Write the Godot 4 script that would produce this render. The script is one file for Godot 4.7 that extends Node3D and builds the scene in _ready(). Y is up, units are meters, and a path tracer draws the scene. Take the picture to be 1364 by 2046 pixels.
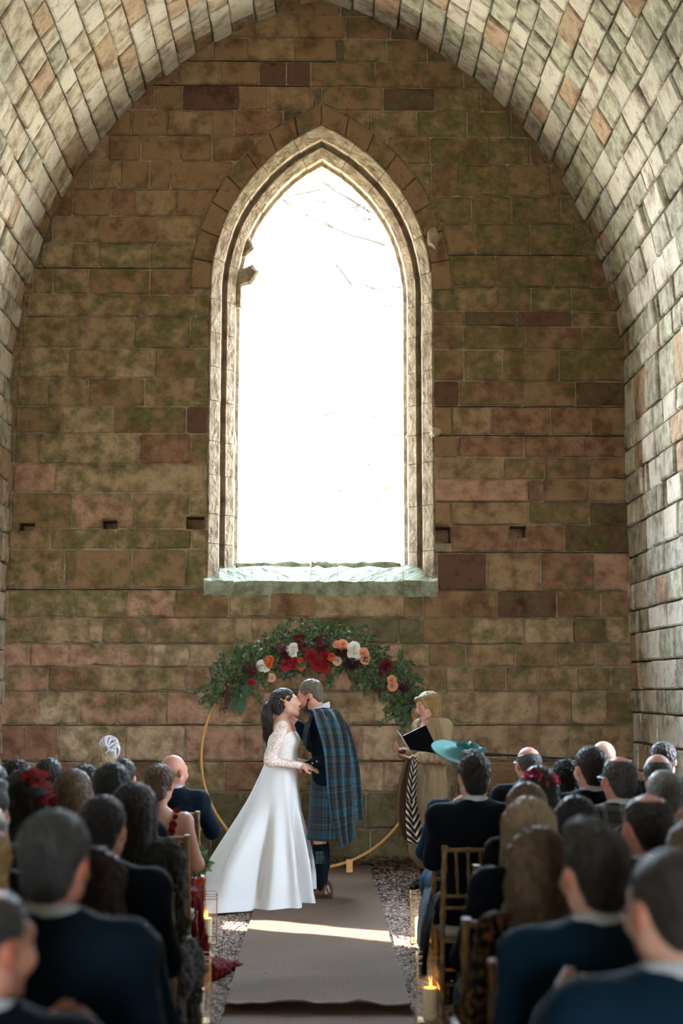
extends Node3D
# A wedding in a ruined stone chapel. z = 0 is the inner face of the end wall, the aisle runs along +z, y is up, metres.

const HALF := 3.15        # half the width of the chapel
const SPRING := 4.85      # height where the vault springs
const ARC_C := 1.2        # how far past the axis each vault arc is struck from
const ARC_R := 4.35
const REAR := 30.0         # the wall behind the seats
const WIN_X := 0.025      # axis of the window
const WIN_HALF := 1.155
const WIN_SPRING := 5.85
const WIN_C := 0.80
const WIN_SILL := 2.80

var taken := {}
var M := {}
var rng := RandomNumberGenerator.new()
var fine := FastNoiseLite.new()


func _ready():
	rng.seed = 11
	fine.seed = 5
	fine.noise_type = FastNoiseLite.TYPE_SIMPLEX_SMOOTH
	fine.frequency = 1.0
	# ---- camera, sky, sun, exposure
	var cam := Camera3D.new()
	cam.name = "camera"
	add_child(cam)
	cam.position = Vector3(0, 1.7, 14.4)
	cam.rotation = Vector3(deg_to_rad(7.16), deg_to_rad(-0.93), 0)
	cam.fov = rad_to_deg(2.0 * atan(1023.0 / 2842.0))
	cam.near = 0.05
	cam.far = 400.0
	cam.current = true
	var lens := CameraAttributesPhysical.new()
	lens.frustum_focal_length = 50.0
	lens.frustum_focus_distance = 12.3
	lens.exposure_aperture = 1.8
	cam.attributes = lens
	cam.fov = rad_to_deg(2.0 * atan(1023.0 / 2842.0))
	var env := Environment.new()
	env.background_mode = Environment.BG_SKY
	var sky_m := ProceduralSkyMaterial.new()
	sky_m.sky_top_color = Color(0.80, 0.90, 1.0)
	sky_m.sky_horizon_color = Color(0.97, 0.98, 1.0)
	sky_m.ground_horizon_color = Color(0.60, 0.60, 0.52)
	sky_m.ground_bottom_color = Color(0.42, 0.42, 0.34)
	sky_m.sun_angle_max = 1.0
	env.sky = Sky.new()
	env.sky.sky_material = sky_m
	env.background_energy_multiplier = 29.0
	env.tonemap_mode = Environment.TONE_MAPPER_LINEAR
	env.tonemap_exposure = 2.0
	env.sdfgi_enabled = true
	env.ssao_enabled = true
	env.ssil_enabled = true
	var we := WorldEnvironment.new()
	we.name = "surroundings"
	we.environment = env
	add_child(we)
	var sun := DirectionalLight3D.new()
	sun.name = "sun"
	add_child(sun)
	var towards := Vector3(1.0, -0.95, 0.57)
	sun.look_at_from_position(Vector3.ZERO, towards, Vector3.UP)
	sun.light_color = Color(1.0, 0.95, 0.88)
	sun.light_energy = 9.0
	sun.light_angular_distance = 0.5
	sun.shadow_enabled = true
	sun.sky_mode = DirectionalLight3D.SKY_MODE_LIGHT_ONLY
	# ---- the place
	materials()
	build_end_wall()
	build_window()
	build_side_walls()
	build_vault()
	build_floor()
	build_outside()
	build_moon_gate()
	build_small_things()
	build_couple()
	build_officiant()
	build_guests()


# ------------------------------------------------------------------ mesh buffer
class Buf:
	var v := PackedVector3Array()
	var n := PackedVector3Array()
	var uv := PackedVector2Array()
	var c := PackedColorArray()
	var i := PackedInt32Array()

	func add(p: Vector3, nn: Vector3, t := Vector2.ZERO, col := Color.WHITE) -> int:
		v.append(p)
		n.append(nn)
		uv.append(t)
		c.append(col)
		return v.size() - 1

	func tri(a: int, b: int, d: int) -> void:
		i.append(a)
		i.append(b)
		i.append(d)

	func flat(p: Array, out := Vector3.ZERO, col := Color.WHITE) -> void:
		# a flat polygon fan with its own normal, turned to face along «out»
		var nn: Vector3 = (p[2] - p[0]).cross(p[1] - p[0]).normalized()
		if out != Vector3.ZERO and nn.dot(out) < 0:
			nn = -nn
		var first := v.size()
		for q in p:
			add(q, nn, Vector2(q.x, q.y), col)
		for k in range(1, p.size() - 1):
			tri(first, first + k, first + k + 1)

	func box(lo: Vector3, hi: Vector3, col := Color.WHITE) -> void:
		for ax in 3:
			for s in 2:
				var o := Vector3.ZERO
				o[ax] = 1.0 if s == 1 else -1.0
				var b := (ax + 1) % 3
				var d := (ax + 2) % 3
				var q := []
				for w in [[0, 0], [1, 0], [1, 1], [0, 1]]:
					var p := Vector3.ZERO
					p[ax] = hi[ax] if s == 1 else lo[ax]
					p[b] = hi[b] if w[0] == 1 else lo[b]
					p[d] = hi[d] if w[1] == 1 else lo[d]
					q.append(p)
				flat(q, o, col)

	func grid(rows: Array, closed := false, col := Color.WHITE, us := 1.0, vs := 1.0) -> void:
		# rows of points, smooth normals
		var nu: int = rows.size()
		var nv: int = rows[0].size()
		var first := v.size()
		for a in nu:
			for b in nv:
				var p: Vector3 = rows[a][b]
				var pa: Vector3 = rows[maxi(a - 1, 0)][b]
				var pb: Vector3 = rows[mini(a + 1, nu - 1)][b]
				var pc: Vector3 = rows[a][(b - 1 + nv) % nv if closed else maxi(b - 1, 0)]
				var pd: Vector3 = rows[a][(b + 1) % nv if closed else mini(b + 1, nv - 1)]
				var nn := (pb - pa).cross(pd - pc)
				if nn.length() < 1e-12:
					nn = Vector3.UP
				add(p, nn.normalized(), Vector2(us * b / float(nv - 1), vs * a / float(nu - 1)), col)
		var m := nv if closed else nv - 1
		for a in nu - 1:
			for b in m:
				var b2 := (b + 1) % nv
				var q := first + a * nv
				tri(q + b, q + b2, q + nv + b)
				tri(q + b2, q + nv + b2, q + nv + b)

	func tube(path: Array, radii: Array, sides := 8, caps := true, col := Color.WHITE) -> void:
		var rows := []
		var up := Vector3.UP
		for k in path.size():
			var t: Vector3 = (path[mini(k + 1, path.size() - 1)] - path[maxi(k - 1, 0)]).normalized()
			if absf(t.dot(up)) > 0.95:
				up = Vector3.RIGHT if absf(t.x) < 0.9 else Vector3.FORWARD
			var s := t.cross(up).normalized()
			up = s.cross(t).normalized()
			var r: float = radii[mini(k, radii.size() - 1)]
			var ring := []
			for j in sides:
				var an := TAU * j / sides
				ring.append(path[k] + (s * cos(an) + up * sin(an)) * r)
			rows.append(ring)
		outward(rows, col)
		if caps:
			flat(rows[0], path[0] - path[1], col)
			flat(rows[-1], path[-1] - path[-2], col)

	func outward(rows: Array, col := Color.WHITE) -> void:
		# a closed ring surface whose normals point away from its axis
		var first := n.size()
		var start := i.size()
		grid(rows, true, col)
		var mid := Vector3.ZERO
		var a: Array = rows[rows.size() / 2]
		for p in a:
			mid += p / a.size()
		var probe: int = first + (rows.size() / 2) * a.size()
		if n[probe].dot(v[probe] - mid) < 0:
			for k in range(first, n.size()):
				n[k] = -n[k]

	func lathe(at: Vector3, prof: Array, segs := 16, col := Color.WHITE, basis := Basis.IDENTITY) -> void:
		var rows := []
		for p in prof:
			var ring := []
			for j in segs:
				var an := TAU * j / segs
				ring.append(at + basis * Vector3(cos(an) * p[0], p[1], sin(an) * p[0]))
			rows.append(ring)
		outward(rows, col)

	func blob(at: Vector3, r: Vector3, segs := 10, basis := Basis.IDENTITY, col := Color.WHITE) -> void:
		var rows := []
		var h := maxi(4, segs / 2)
		for a in h + 1:
			var th := PI * a / h
			var ring := []
			for j in segs:
				var an := TAU * j / segs
				ring.append(at + basis * (Vector3(maxf(sin(th), 0.02) * cos(an), cos(th), maxf(sin(th), 0.02) * sin(an)) * r))
			rows.append(ring)
		outward(rows, col)

	func resmooth(first := 0) -> void:
		var acc := PackedVector3Array()
		acc.resize(v.size())
		for t in range(0, i.size(), 3):
			var f := (v[i[t + 2]] - v[i[t]]).cross(v[i[t + 1]] - v[i[t]])
			if f.dot(n[i[t]] + n[i[t + 1]] + n[i[t + 2]]) < 0:
				f = -f
			acc[i[t]] += f
			acc[i[t + 1]] += f
			acc[i[t + 2]] += f
		for k in range(first, v.size()):
			if acc[k].length() > 1e-14:
				n[k] = acc[k].normalized()

	func mesh() -> ArrayMesh:
		for t in range(0, i.size(), 3):
			var f := (v[i[t + 2]] - v[i[t]]).cross(v[i[t + 1]] - v[i[t]])
			if f.dot(n[i[t]] + n[i[t + 1]] + n[i[t + 2]]) < 0:
				var w := i[t + 1]
				i[t + 1] = i[t + 2]
				i[t + 2] = w
		var arr := []
		arr.resize(Mesh.ARRAY_MAX)
		arr[Mesh.ARRAY_VERTEX] = v
		arr[Mesh.ARRAY_NORMAL] = n
		arr[Mesh.ARRAY_TEX_UV] = uv
		arr[Mesh.ARRAY_COLOR] = c
		arr[Mesh.ARRAY_INDEX] = i
		var m := ArrayMesh.new()
		m.add_surface_from_arrays(Mesh.PRIMITIVE_TRIANGLES, arr)
		return m


# ------------------------------------------------------------------ naming
func numbered(called: String) -> String:
	if taken.has(called):
		taken[called] += 1
		return "%s_%03d" % [called, taken[called]]
	taken[called] = 0
	return called


func tag(o: Node, label: String, category: String, group := "") -> void:
	o.set_meta("label", label)
	o.set_meta("category", category)
	if group != "":
		o.set_meta("group", group)


func thing(called: String, label: String, category: String, at := Vector3.ZERO, turn := 0.0, group := "") -> Node3D:
	var o := Node3D.new()
	o.name = numbered(called)
	add_child(o)
	o.position = at
	o.rotation.y = turn
	tag(o, label, category, group)
	return o


func setting(called: String, label: String, category: String) -> Node3D:
	var o := Node3D.new()
	o.name = called
	add_child(o)
	tag(o, label, category)
	o.set_meta("kind", "structure")
	return o


func part(called: String, m: Mesh, mat: Material, parent: Node) -> MeshInstance3D:
	var o := MeshInstance3D.new()
	o.name = called
	o.mesh = m
	o.material_override = mat
	parent.add_child(o, true)
	return o


func single(called: String, m: Mesh, mat: Material, label: String, category: String, at := Vector3.ZERO, turn := 0.0, group := "") -> MeshInstance3D:
	var o := MeshInstance3D.new()
	o.name = numbered(called)
	o.mesh = m
	o.material_override = mat
	add_child(o)
	o.position = at
	o.rotation.y = turn
	tag(o, label, category, group)
	return o


# ------------------------------------------------------------------ materials
func ramp(stops: Array) -> Gradient:
	var g := Gradient.new()
	var at := PackedFloat32Array()
	var cs := PackedColorArray()
	for s in stops:
		at.append(s[0])
		cs.append(s[1])
	g.offsets = at
	g.colors = cs
	return g


func noise_tex(size: int, freq: float, stops: Array, seed_ := 1, octaves := 5, type := FastNoiseLite.TYPE_SIMPLEX_SMOOTH, bump := 0.0, gain := 0.5) -> NoiseTexture2D:
	var f := FastNoiseLite.new()
	f.noise_type = type
	f.seed = seed_
	f.frequency = freq
	f.fractal_octaves = octaves
	f.fractal_gain = gain
	var t := NoiseTexture2D.new()
	t.width = size
	t.height = size
	t.seamless = true
	t.noise = f
	if bump > 0.0:
		t.as_normal_map = true
		t.bump_strength = bump
	elif stops:
		t.color_ramp = ramp(stops)
	return t


func mat(called: String, col: Color, rough := 0.9, metal := 0.0) -> StandardMaterial3D:
	var m := StandardMaterial3D.new()
	m.resource_name = called
	m.albedo_color = col
	m.roughness = rough
	m.metallic = metal
	M[called] = m
	return m


func tri_map(m: StandardMaterial3D, tex: Texture2D, per_metre: float, world := true) -> StandardMaterial3D:
	m.albedo_texture = tex
	m.uv1_triplanar = true
	m.uv1_world_triplanar = world
	m.uv1_scale = Vector3.ONE * per_metre
	return m


func materials() -> void:
	var grain := noise_tex(1024, 0.010, [[0.0, Color(0.62, 0.58, 0.55)], [0.35, Color(0.82, 0.80, 0.78)], [0.55, Color(0.93, 0.92, 0.90)], [0.75, Color(1, 1, 1)], [1.0, Color(0.80, 0.74, 0.68)]], 3, 6, FastNoiseLite.TYPE_SIMPLEX_SMOOTH, 0.0, 0.62)
	var streak := noise_tex(1024, 0.006, [[0.0, Color(0.56, 0.48, 0.45)], [0.3, Color(0.80, 0.75, 0.72)], [0.52, Color(0.96, 0.94, 0.92)], [0.8, Color(1, 0.98, 0.95)], [1.0, Color(0.66, 0.60, 0.56)]], 17, 6, FastNoiseLite.TYPE_PERLIN, 0.0, 0.66)
	var bump := noise_tex(1024, 0.02, [], 9, 6, FastNoiseLite.TYPE_SIMPLEX_SMOOTH, 14.0, 0.6)
	var moss_tex := noise_tex(512, 0.05, [[0.0, Color(0.27, 0.28, 0.16)], [0.5, Color(0.37, 0.37, 0.22)], [1.0, Color(0.48, 0.46, 0.30)]], 31, 5)
	var moss_some := noise_tex(1024, 0.009, [[0.0, Color.BLACK], [0.40, Color.BLACK], [0.70, Color(0.6, 0.6, 0.6)], [1.0, Color(0.9, 0.9, 0.9)]], 43, 6, FastNoiseLite.TYPE_SIMPLEX_SMOOTH, 0.0, 0.6)
	var moss_much := noise_tex(1024, 0.009, [[0.0, Color.BLACK], [0.18, Color.BLACK], [0.50, Color(0.60, 0.60, 0.60)], [1.0, Color(0.95, 0.95, 0.95)]], 43, 6, FastNoiseLite.TYPE_SIMPLEX_SMOOTH, 0.0, 0.6)
	var moss_faint := noise_tex(1024, 0.012, [[0.0, Color.BLACK], [0.5, Color.BLACK], [0.8, Color(0.35, 0.35, 0.35)], [1.0, Color(0.7, 0.7, 0.7)]], 45, 6, FastNoiseLite.TYPE_SIMPLEX_SMOOTH, 0.0, 0.65)
	var stain := noise_tex(512, 0.02, [[0.0, Color(0.34, 0.22, 0.17)], [1.0, Color(0.48, 0.34, 0.26)]], 51, 5)
	var kinds := {
		# the vault's pale, limewashed stone
		"vault_cream": [Color(0.84, 0.79, 0.71), grain, null, null],
		"vault_white": [Color(0.87, 0.85, 0.80), streak, null, null],
		"vault_grey": [Color(0.77, 0.75, 0.69), grain, moss_tex, moss_faint],
		"vault_green": [Color(0.80, 0.79, 0.71), grain, moss_tex, moss_faint],
		"vault_rust": [Color(0.76, 0.67, 0.58), streak, stain, moss_faint],
		"mortar": [Color(0.66, 0.59, 0.50), grain, null, null],
		"jamb_stone": [Color(0.68, 0.61, 0.52), grain, null, null],
		"sill_stone": [Color(0.66, 0.68, 0.60), grain, moss_tex, moss_faint],
		"core": [Color(0.65, 0.54, 0.42), grain, null, null],
		"core_pale": [Color(0.77, 0.75, 0.69), grain, null, null],
	}
	# the end wall's sandstone: each tone bare, with a little moss and with much; the moss runs on from stone to stone
	var tones := {"tan": Color(0.65, 0.54, 0.42), "brown": Color(0.58, 0.47, 0.36), "russet": Color(0.59, 0.45, 0.36), "red": Color(0.43, 0.32, 0.27), "buff": Color(0.70, 0.60, 0.48), "pink": Color(0.73, 0.58, 0.49), "pale": Color(0.77, 0.67, 0.56), "stained": Color(0.47, 0.43, 0.35)}
	for t in tones:
		for l in 3:
			kinds["stone_%s_%d" % [t, l]] = [tones[t], streak if t in ["brown", "red", "stained"] else grain, null if l == 0 else moss_tex, [null, moss_some, moss_much][l]]
	for k in kinds:
		var m := mat(k, kinds[k][0], 0.95)
		if k.begins_with("core"):
			tri_map(m, kinds[k][1], 0.42)
		else:
			m.albedo_texture = kinds[k][1]
			m.uv1_scale = Vector3.ONE * 0.42
		m.metallic_specular = 0.25
		m.normal_enabled = true
		m.normal_texture = bump
		m.normal_scale = 0.55
		if kinds[k][2]:
			m.detail_enabled = true
			m.detail_albedo = kinds[k][2]
			m.detail_mask = kinds[k][3]
	var earth := noise_tex(1024, 0.06, [[0.0, Color(0.16, 0.12, 0.10)], [0.45, Color(0.34, 0.26, 0.22)], [0.7, Color(0.48, 0.38, 0.33)], [1.0, Color(0.62, 0.52, 0.46)]], 61, 5, FastNoiseLite.TYPE_CELLULAR)
	tri_map(mat("earth", Color(0.8, 0.76, 0.72), 0.95), earth, 1.0)
	var peb := mat("pebble", Color(1, 1, 1), 0.85)
	peb.vertex_color_use_as_albedo = true
	var lf := mat("litter", Color(1, 1, 1), 0.8)
	lf.vertex_color_use_as_albedo = true
	var weave := noise_tex(1024, 0.05, [[0.0, Color(0.55, 0.50, 0.46)], [0.5, Color(0.86, 0.84, 0.82)], [1.0, Color(1, 1, 1)]], 71, 6, FastNoiseLite.TYPE_SIMPLEX, 0.0, 0.7)
	var jute := mat("jute", Color(0.45, 0.36, 0.285), 0.97)
	tri_map(jute, weave, 0.9)
	jute.uv1_scale = Vector3(0.5, 1.0, 2.2)
	tri_map(mat("turf", Color(0.73, 0.69, 0.60), 1.0), grain, 0.3)


# ------------------------------------------------------------------ stone pieces
func arc_point(s: float) -> Vector2:
	# the inside of the chapel's right half: s runs from the floor up the wall and on along the vault
	if s <= SPRING:
		return Vector2(HALF, s)
	var an := (s - SPRING) / ARC_R
	return Vector2(-ARC_C + ARC_R * cos(an), SPRING + ARC_R * sin(an))


func arc_normal(s: float) -> Vector2:
	if s <= SPRING:
		return Vector2(-1, 0)
	var an := (s - SPRING) / ARC_R
	return -Vector2(cos(an), sin(an))


func vault_end() -> float:
	return SPRING + ARC_R * acos(ARC_C / ARC_R)


func room_outline(grow := 0.0) -> PackedVector2Array:
	var p := PackedVector2Array()
	var n := 26
	var e := vault_end()
	p.append(Vector2(HALF + grow, -0.3))
	for k in n + 1:
		var s := lerpf(SPRING, e, k / float(n))
		p.append(arc_point(s) - arc_normal(s) * grow)
	for k in n + 1:
		var s := lerpf(e, SPRING, k / float(n))
		var q := arc_point(s) - arc_normal(s) * grow
		p.append(Vector2(-q.x, q.y))
	p.append(Vector2(-HALF - grow, -0.3))
	return p


func window_arc(off: float, t: float) -> Vector2:
	# right half of the window outline moved outwards by «off»; t from 0 at the springing to 1 at the apex
	var r := WIN_HALF + WIN_C + off
	var end := acos(WIN_C / r)
	var an := end * t
	return Vector2(WIN_X - WIN_C + r * cos(an), WIN_SPRING + r * sin(an))


func window_outline(off: float, bottom := WIN_SILL, low := 0.0) -> PackedVector2Array:
	var p := PackedVector2Array()
	p.append(Vector2(WIN_X + WIN_HALF + low, bottom))
	p.append(Vector2(WIN_X + WIN_HALF + low, WIN_SPRING))
	for k in 17:
		p.append(window_arc(off, k / 16.0))
	for k in range(16, -1, -1):
		var q := window_arc(off, k / 16.0)
		p.append(Vector2(2 * WIN_X - q.x, q.y))
	p.append(Vector2(WIN_X - WIN_HALF - low, WIN_SPRING))
	p.append(Vector2(WIN_X - WIN_HALF - low, bottom))
	return p


func worn(poly: PackedVector2Array, inset: float, amount: float) -> PackedVector2Array:
	# a joint's width taken off, corners cut, edges uneven
	var ins := Geometry2D.offset_polygon(poly, -inset, Geometry2D.JOIN_MITER)
	if ins.is_empty():
		return PackedVector2Array()
	var src: PackedVector2Array = ins[0]
	for q in ins:
		if q.size() > src.size():
			src = q
	var out := PackedVector2Array()
	for k in src.size():
		var a := src[k]
		var b := src[(k + 1) % src.size()]
		var l := a.distance_to(b)
		var cut := minf(0.02, l * 0.2)
		var d := (b - a) / maxf(l, 1e-5)
		var nrm := Vector2(-d.y, d.x)
		out.append(a + d * cut * rng.randf_range(0.4, 1.2))
		if l > 0.2:
			var m := int(l / 0.18)
			for j in range(1, m):
				out.append(a.lerp(b, j / float(m)) + nrm * rng.randf_range(-amount, amount))
		if l > 0.05:
			out.append(b - d * cut * rng.randf_range(0.4, 1.2))
	return out


func lay_uv(buf: Buf, along_vault := false) -> Mesh:
	# texture coordinates in metres: across and up a wall, or along and round the vault
	for k in buf.v.size():
		var p := buf.v[k]
		if along_vault:
			var s := p.y
			if s > SPRING:
				s = SPRING + ARC_R * atan2(p.y - SPRING, absf(p.x) + ARC_C)
			buf.uv[k] = Vector2(p.z + (7.3 if p.x < 0 else 0.0), s)
		else:
			buf.uv[k] = Vector2(p.x + (p.z if p.x > 0.0 else -p.z), p.y + 0.35 * p.z)
	return buf.mesh()


func stone_prism(poly: PackedVector2Array, back: float, front: float, chamfer: float, buf: Buf) -> void:
	# an uneven block: outline at z = back, chamfered face about z = front
	if poly.size() < 3:
		return
	if Geometry2D.is_polygon_clockwise(poly):
		poly.reverse()
	var mid := Vector2.ZERO
	for p in poly:
		mid += p / poly.size()
	var tilt := Vector2(rng.randf_range(-0.012, 0.012), rng.randf_range(-0.012, 0.012))
	var n := poly.size()
	var face := PackedVector2Array()
	for p in poly:
		var d := mid - p
		face.append(p + d.normalized() * minf(chamfer * rng.randf_range(0.7, 1.6), d.length() * 0.3))
	var tris := Geometry2D.triangulate_polygon(face)
	if tris.is_empty():
		tris = PackedInt32Array()
		for k in range(1, n - 1):
			tris.append_array([0, k, k + 1])
	var f3 := []
	for p in face:
		f3.append(Vector3(p.x, p.y, front + tilt.dot(p - mid) + rng.randf_range(-0.003, 0.003)))
	var first := buf.v.size()
	for k in n:
		buf.add(f3[k], Vector3(0, 0, 1))
	for t in range(0, tris.size(), 3):
		buf.tri(first + tris[t], first + tris[t + 1], first + tris[t + 2])
	for k in n:
		var j := (k + 1) % n
		var a := Vector3(poly[k].x, poly[k].y, front - chamfer * 0.8)
		var b := Vector3(poly[j].x, poly[j].y, front - chamfer * 0.8)
		var out := Vector3(a.x + b.x - 2 * mid.x, a.y + b.y - 2 * mid.y, 0)
		buf.flat([f3[k], f3[j], b, a], out + Vector3(0, 0, out.length()))
		buf.flat([a, b, Vector3(b.x, b.y, back), Vector3(a.x, a.y, back)], out)


const ROWS_LEFT = [[8.848,9.249,[-1.17,-0.42,0.04]],
	[8.595,8.848,[-1.06,-0.67,-0.21,0.04]],
	[8.343,8.595,[-1.48,-1.13,-0.75,-0.27,0.04]],
	[8.070,8.332,[-1.79,-1.48,-1.05,-0.64,-0.35,0.04]],
	[7.788,8.059,[-2.02,-1.74,-1.45,-0.84,-0.54,-0.04,0.04]],
	[7.512,7.788,[-2.31,-1.98,-1.60,-1.14,-0.90,-0.38,0.04]],
	[7.226,7.506,[-2.56,-2.22,-1.88,-1.45,-1.13,-0.68,0.04]],
	[6.920,7.226,[-2.77,-2.40,-2.09,-1.78,-1.56,-0.91,-0.41]],
	[6.621,6.915,[-2.97,-2.58,-2.18,-1.91,-1.49,-1.08,-0.62]],
	[6.329,6.621,[-3.06,-2.78,-2.31,-1.69,-1.19,-0.88]],
	[6.070,6.329,[-3.16,-2.89,-2.57,-2.28,-1.76,-1.24,-1.03]],
	[5.781,6.059,[-3.26,-2.96,-2.76,-2.39,-1.76,-1.29,-1.03]],
	[5.551,5.781,[-3.30,-3.04,-2.55,-1.85,-1.27,-1.02]],
	[5.211,5.546,[-3.34,-3.07,-2.43,-1.91,-1.33,-1.02]],
	[4.894,5.211,[-3.33,-3.09,-2.57,-2.08,-1.69,-1.27,-1.02]],
	[4.600,4.894,[-3.32,-3.10,-2.77,-2.37,-1.79,-1.27,-1.01]],
	[4.317,4.600,[-3.34,-3.11,-2.64,-2.11,-1.36,-1.01]],
	[4.000,4.317,[-3.33,-3.11,-2.86,-1.83,-1.31,-1.01]],
	[3.705,4.000,[-3.32,-3.11,-2.69,-2.23,-1.75,-1.18,-1.00]],
	[3.334,3.705,[-3.31,-3.12,-2.51,-1.90,-1.31,-1.00]],
	[3.124,3.334,[-3.30,-3.15,-2.72,-2.06,-1.64,-1.29,-1.00]],
	[2.722,3.124,[-3.32,-3.14,-2.57,-1.89,-1.34,-0.99]]]
const ROWS_RIGHT = [[8.848,9.249,[0.04,0.54,1.19]],
	[8.589,8.848,[0.04,0.28,0.76,1.40]],
	[8.332,8.589,[0.04,0.26,0.71,1.15,1.72]],
	[8.048,8.332,[0.04,0.59,1.08,1.53,1.98]],
	[7.793,8.048,[0.04,0.67,1.23,1.71,2.19]],
	[7.506,7.793,[0.04,0.55,1.03,1.56,2.03,2.40]],
	[7.210,7.506,[0.33,0.72,1.17,1.77,2.23,2.60]],
	[6.860,7.210,[0.64,1.18,1.44,1.98,2.44,2.81]],
	[6.561,6.860,[0.85,1.16,1.60,2.02,2.54,2.91]],
	[6.232,6.556,[0.96,1.21,1.64,2.21,2.69,3.06]],
	[5.882,6.221,[1.06,1.29,1.85,2.45,2.84,3.21]],
	[5.620,5.877,[1.06,1.41,1.84,2.21,2.63,3.20]],
	[5.455,5.620,[1.06,1.18,1.51,2.06,2.63,3.20]],
	[5.211,5.455,[1.05,1.50,2.14,2.74,3.24]],
	[4.878,5.211,[1.05,1.50,1.90,2.49,3.29]],
	[4.615,4.878,[1.05,1.45,2.11,2.65,3.28]],
	[4.312,4.605,[1.05,1.37,1.78,2.39,2.81,3.27]],
	[4.078,4.301,[1.05,1.43,2.11,2.73,3.29]],
	[3.849,4.078,[1.04,1.21,1.89,2.32,2.78,3.29]],
	[3.622,3.849,[1.04,2.14,2.30,2.77,3.28]],
	[3.385,3.617,[1.04,1.35,2.15,2.77,3.27]],
	[3.104,3.380,[1.04,1.35,2.00,2.51,3.29]],
	[2.706,3.093,[1.04,1.21,1.71,2.26,2.81,3.28]]]
const ROWS_FULL = [[2.433,2.711,[-3.31,-3.13,-2.45,-1.95,-1.45,-0.91,-0.49,-0.02,0.40,0.86,1.06,1.81,2.42,2.87,3.27]],
	[2.171,2.428,[-3.30,-3.18,-2.79,-2.31,-2.17,-1.73,-1.10,-0.84,-0.67,-0.12,0.48,0.81,1.04,1.54,2.08,2.58,2.91,3.27]],
	[1.940,2.166,[-3.29,-2.89,-2.52,-1.99,-1.66,-1.29,-0.99,-0.38,0.22,0.63,0.83,1.10,1.49,1.99,2.40,2.80,3.29]],
	[1.695,1.935,[-3.29,-2.71,-2.16,-1.79,-1.33,-0.94,-0.48,-0.01,0.35,0.92,1.28,1.56,1.89,2.22,2.60,2.95,3.28]],
	[1.362,1.690,[-3.28,-2.80,-2.39,-2.01,-1.52,-0.98,-0.56,-0.03,0.56,1.02,1.56,2.21,2.54,2.89,3.27]],
	[1.006,1.352,[-3.27,-2.94,-2.60,-1.92,-1.33,-0.74,-0.54,-0.13,0.44,1.02,1.44,1.89,2.22,2.50,2.83,3.26]],
	[0.701,0.996,[-3.26,-2.76,-2.31,-1.87,-1.47,-0.93,-0.55,0.02,0.66,0.99,1.55,2.12,2.53,2.98,3.28]],
	[0.350,0.696,[-3.25,-2.85,-2.41,-1.91,-1.56,-1.15,-0.77,-0.17,0.48,0.84,1.32,1.72,2.22,2.72,3.27]],
	[0.005,0.340,[-3.24,-2.69,-2.15,-1.66,-1.06,-0.57,0.03,0.52,1.02,1.62,2.21,2.81,3.26]]]
const HOLES = [[-1.35, 3.33, -1.16, 3.46], [-2.20, 3.33, -2.04, 3.42], [-3.05, 3.31, -2.88, 3.39], [1.19, 3.19, 1.35, 3.36], [1.95, 3.25, 2.12, 3.37]]


const FORCED = [[-1.14, 7.92, "red"], [0.95, 7.93, "red"], [-0.36, 8.21, "red"], [-1.68, 7.36, "brown"], [2.28, 5.60, "red"], [1.31, 4.76, "red"], [2.08, 4.46, "russet"], [2.75, 4.47, "russet"], [1.77, 4.19, "russet"], [2.42, 4.19, "russet"], [1.66, 3.73, "pink"], [2.96, 2.90, "pink"], [2.52, 2.90, "russet"], [-1.24, 4.45, "red"], [-1.57, 4.16, "russet"], [-2.02, 6.47, "brown"], [-2.02, 3.52, "pink"], [-2.89, 3.88, "pink"], [-2.23, 1.53, "pink"], [-1.77, 1.53, "pink"], [-2.80, 1.53, "red"], [-2.26, 1.18, "pale"], [-1.62, 1.18, "pale"], [-1.03, 1.18, "pink"], [-2.89, 2.10, "pink"], [-1.60, 2.58, "pink"], [1.88, 1.50, "buff"], [1.18, 1.50, "buff"], [1.75, 1.17, "buff"], [-1.09, 2.40, "buff"], [-1.28, 1.85, "pink"], [-2.92, 1.18, "russet"]]


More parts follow.
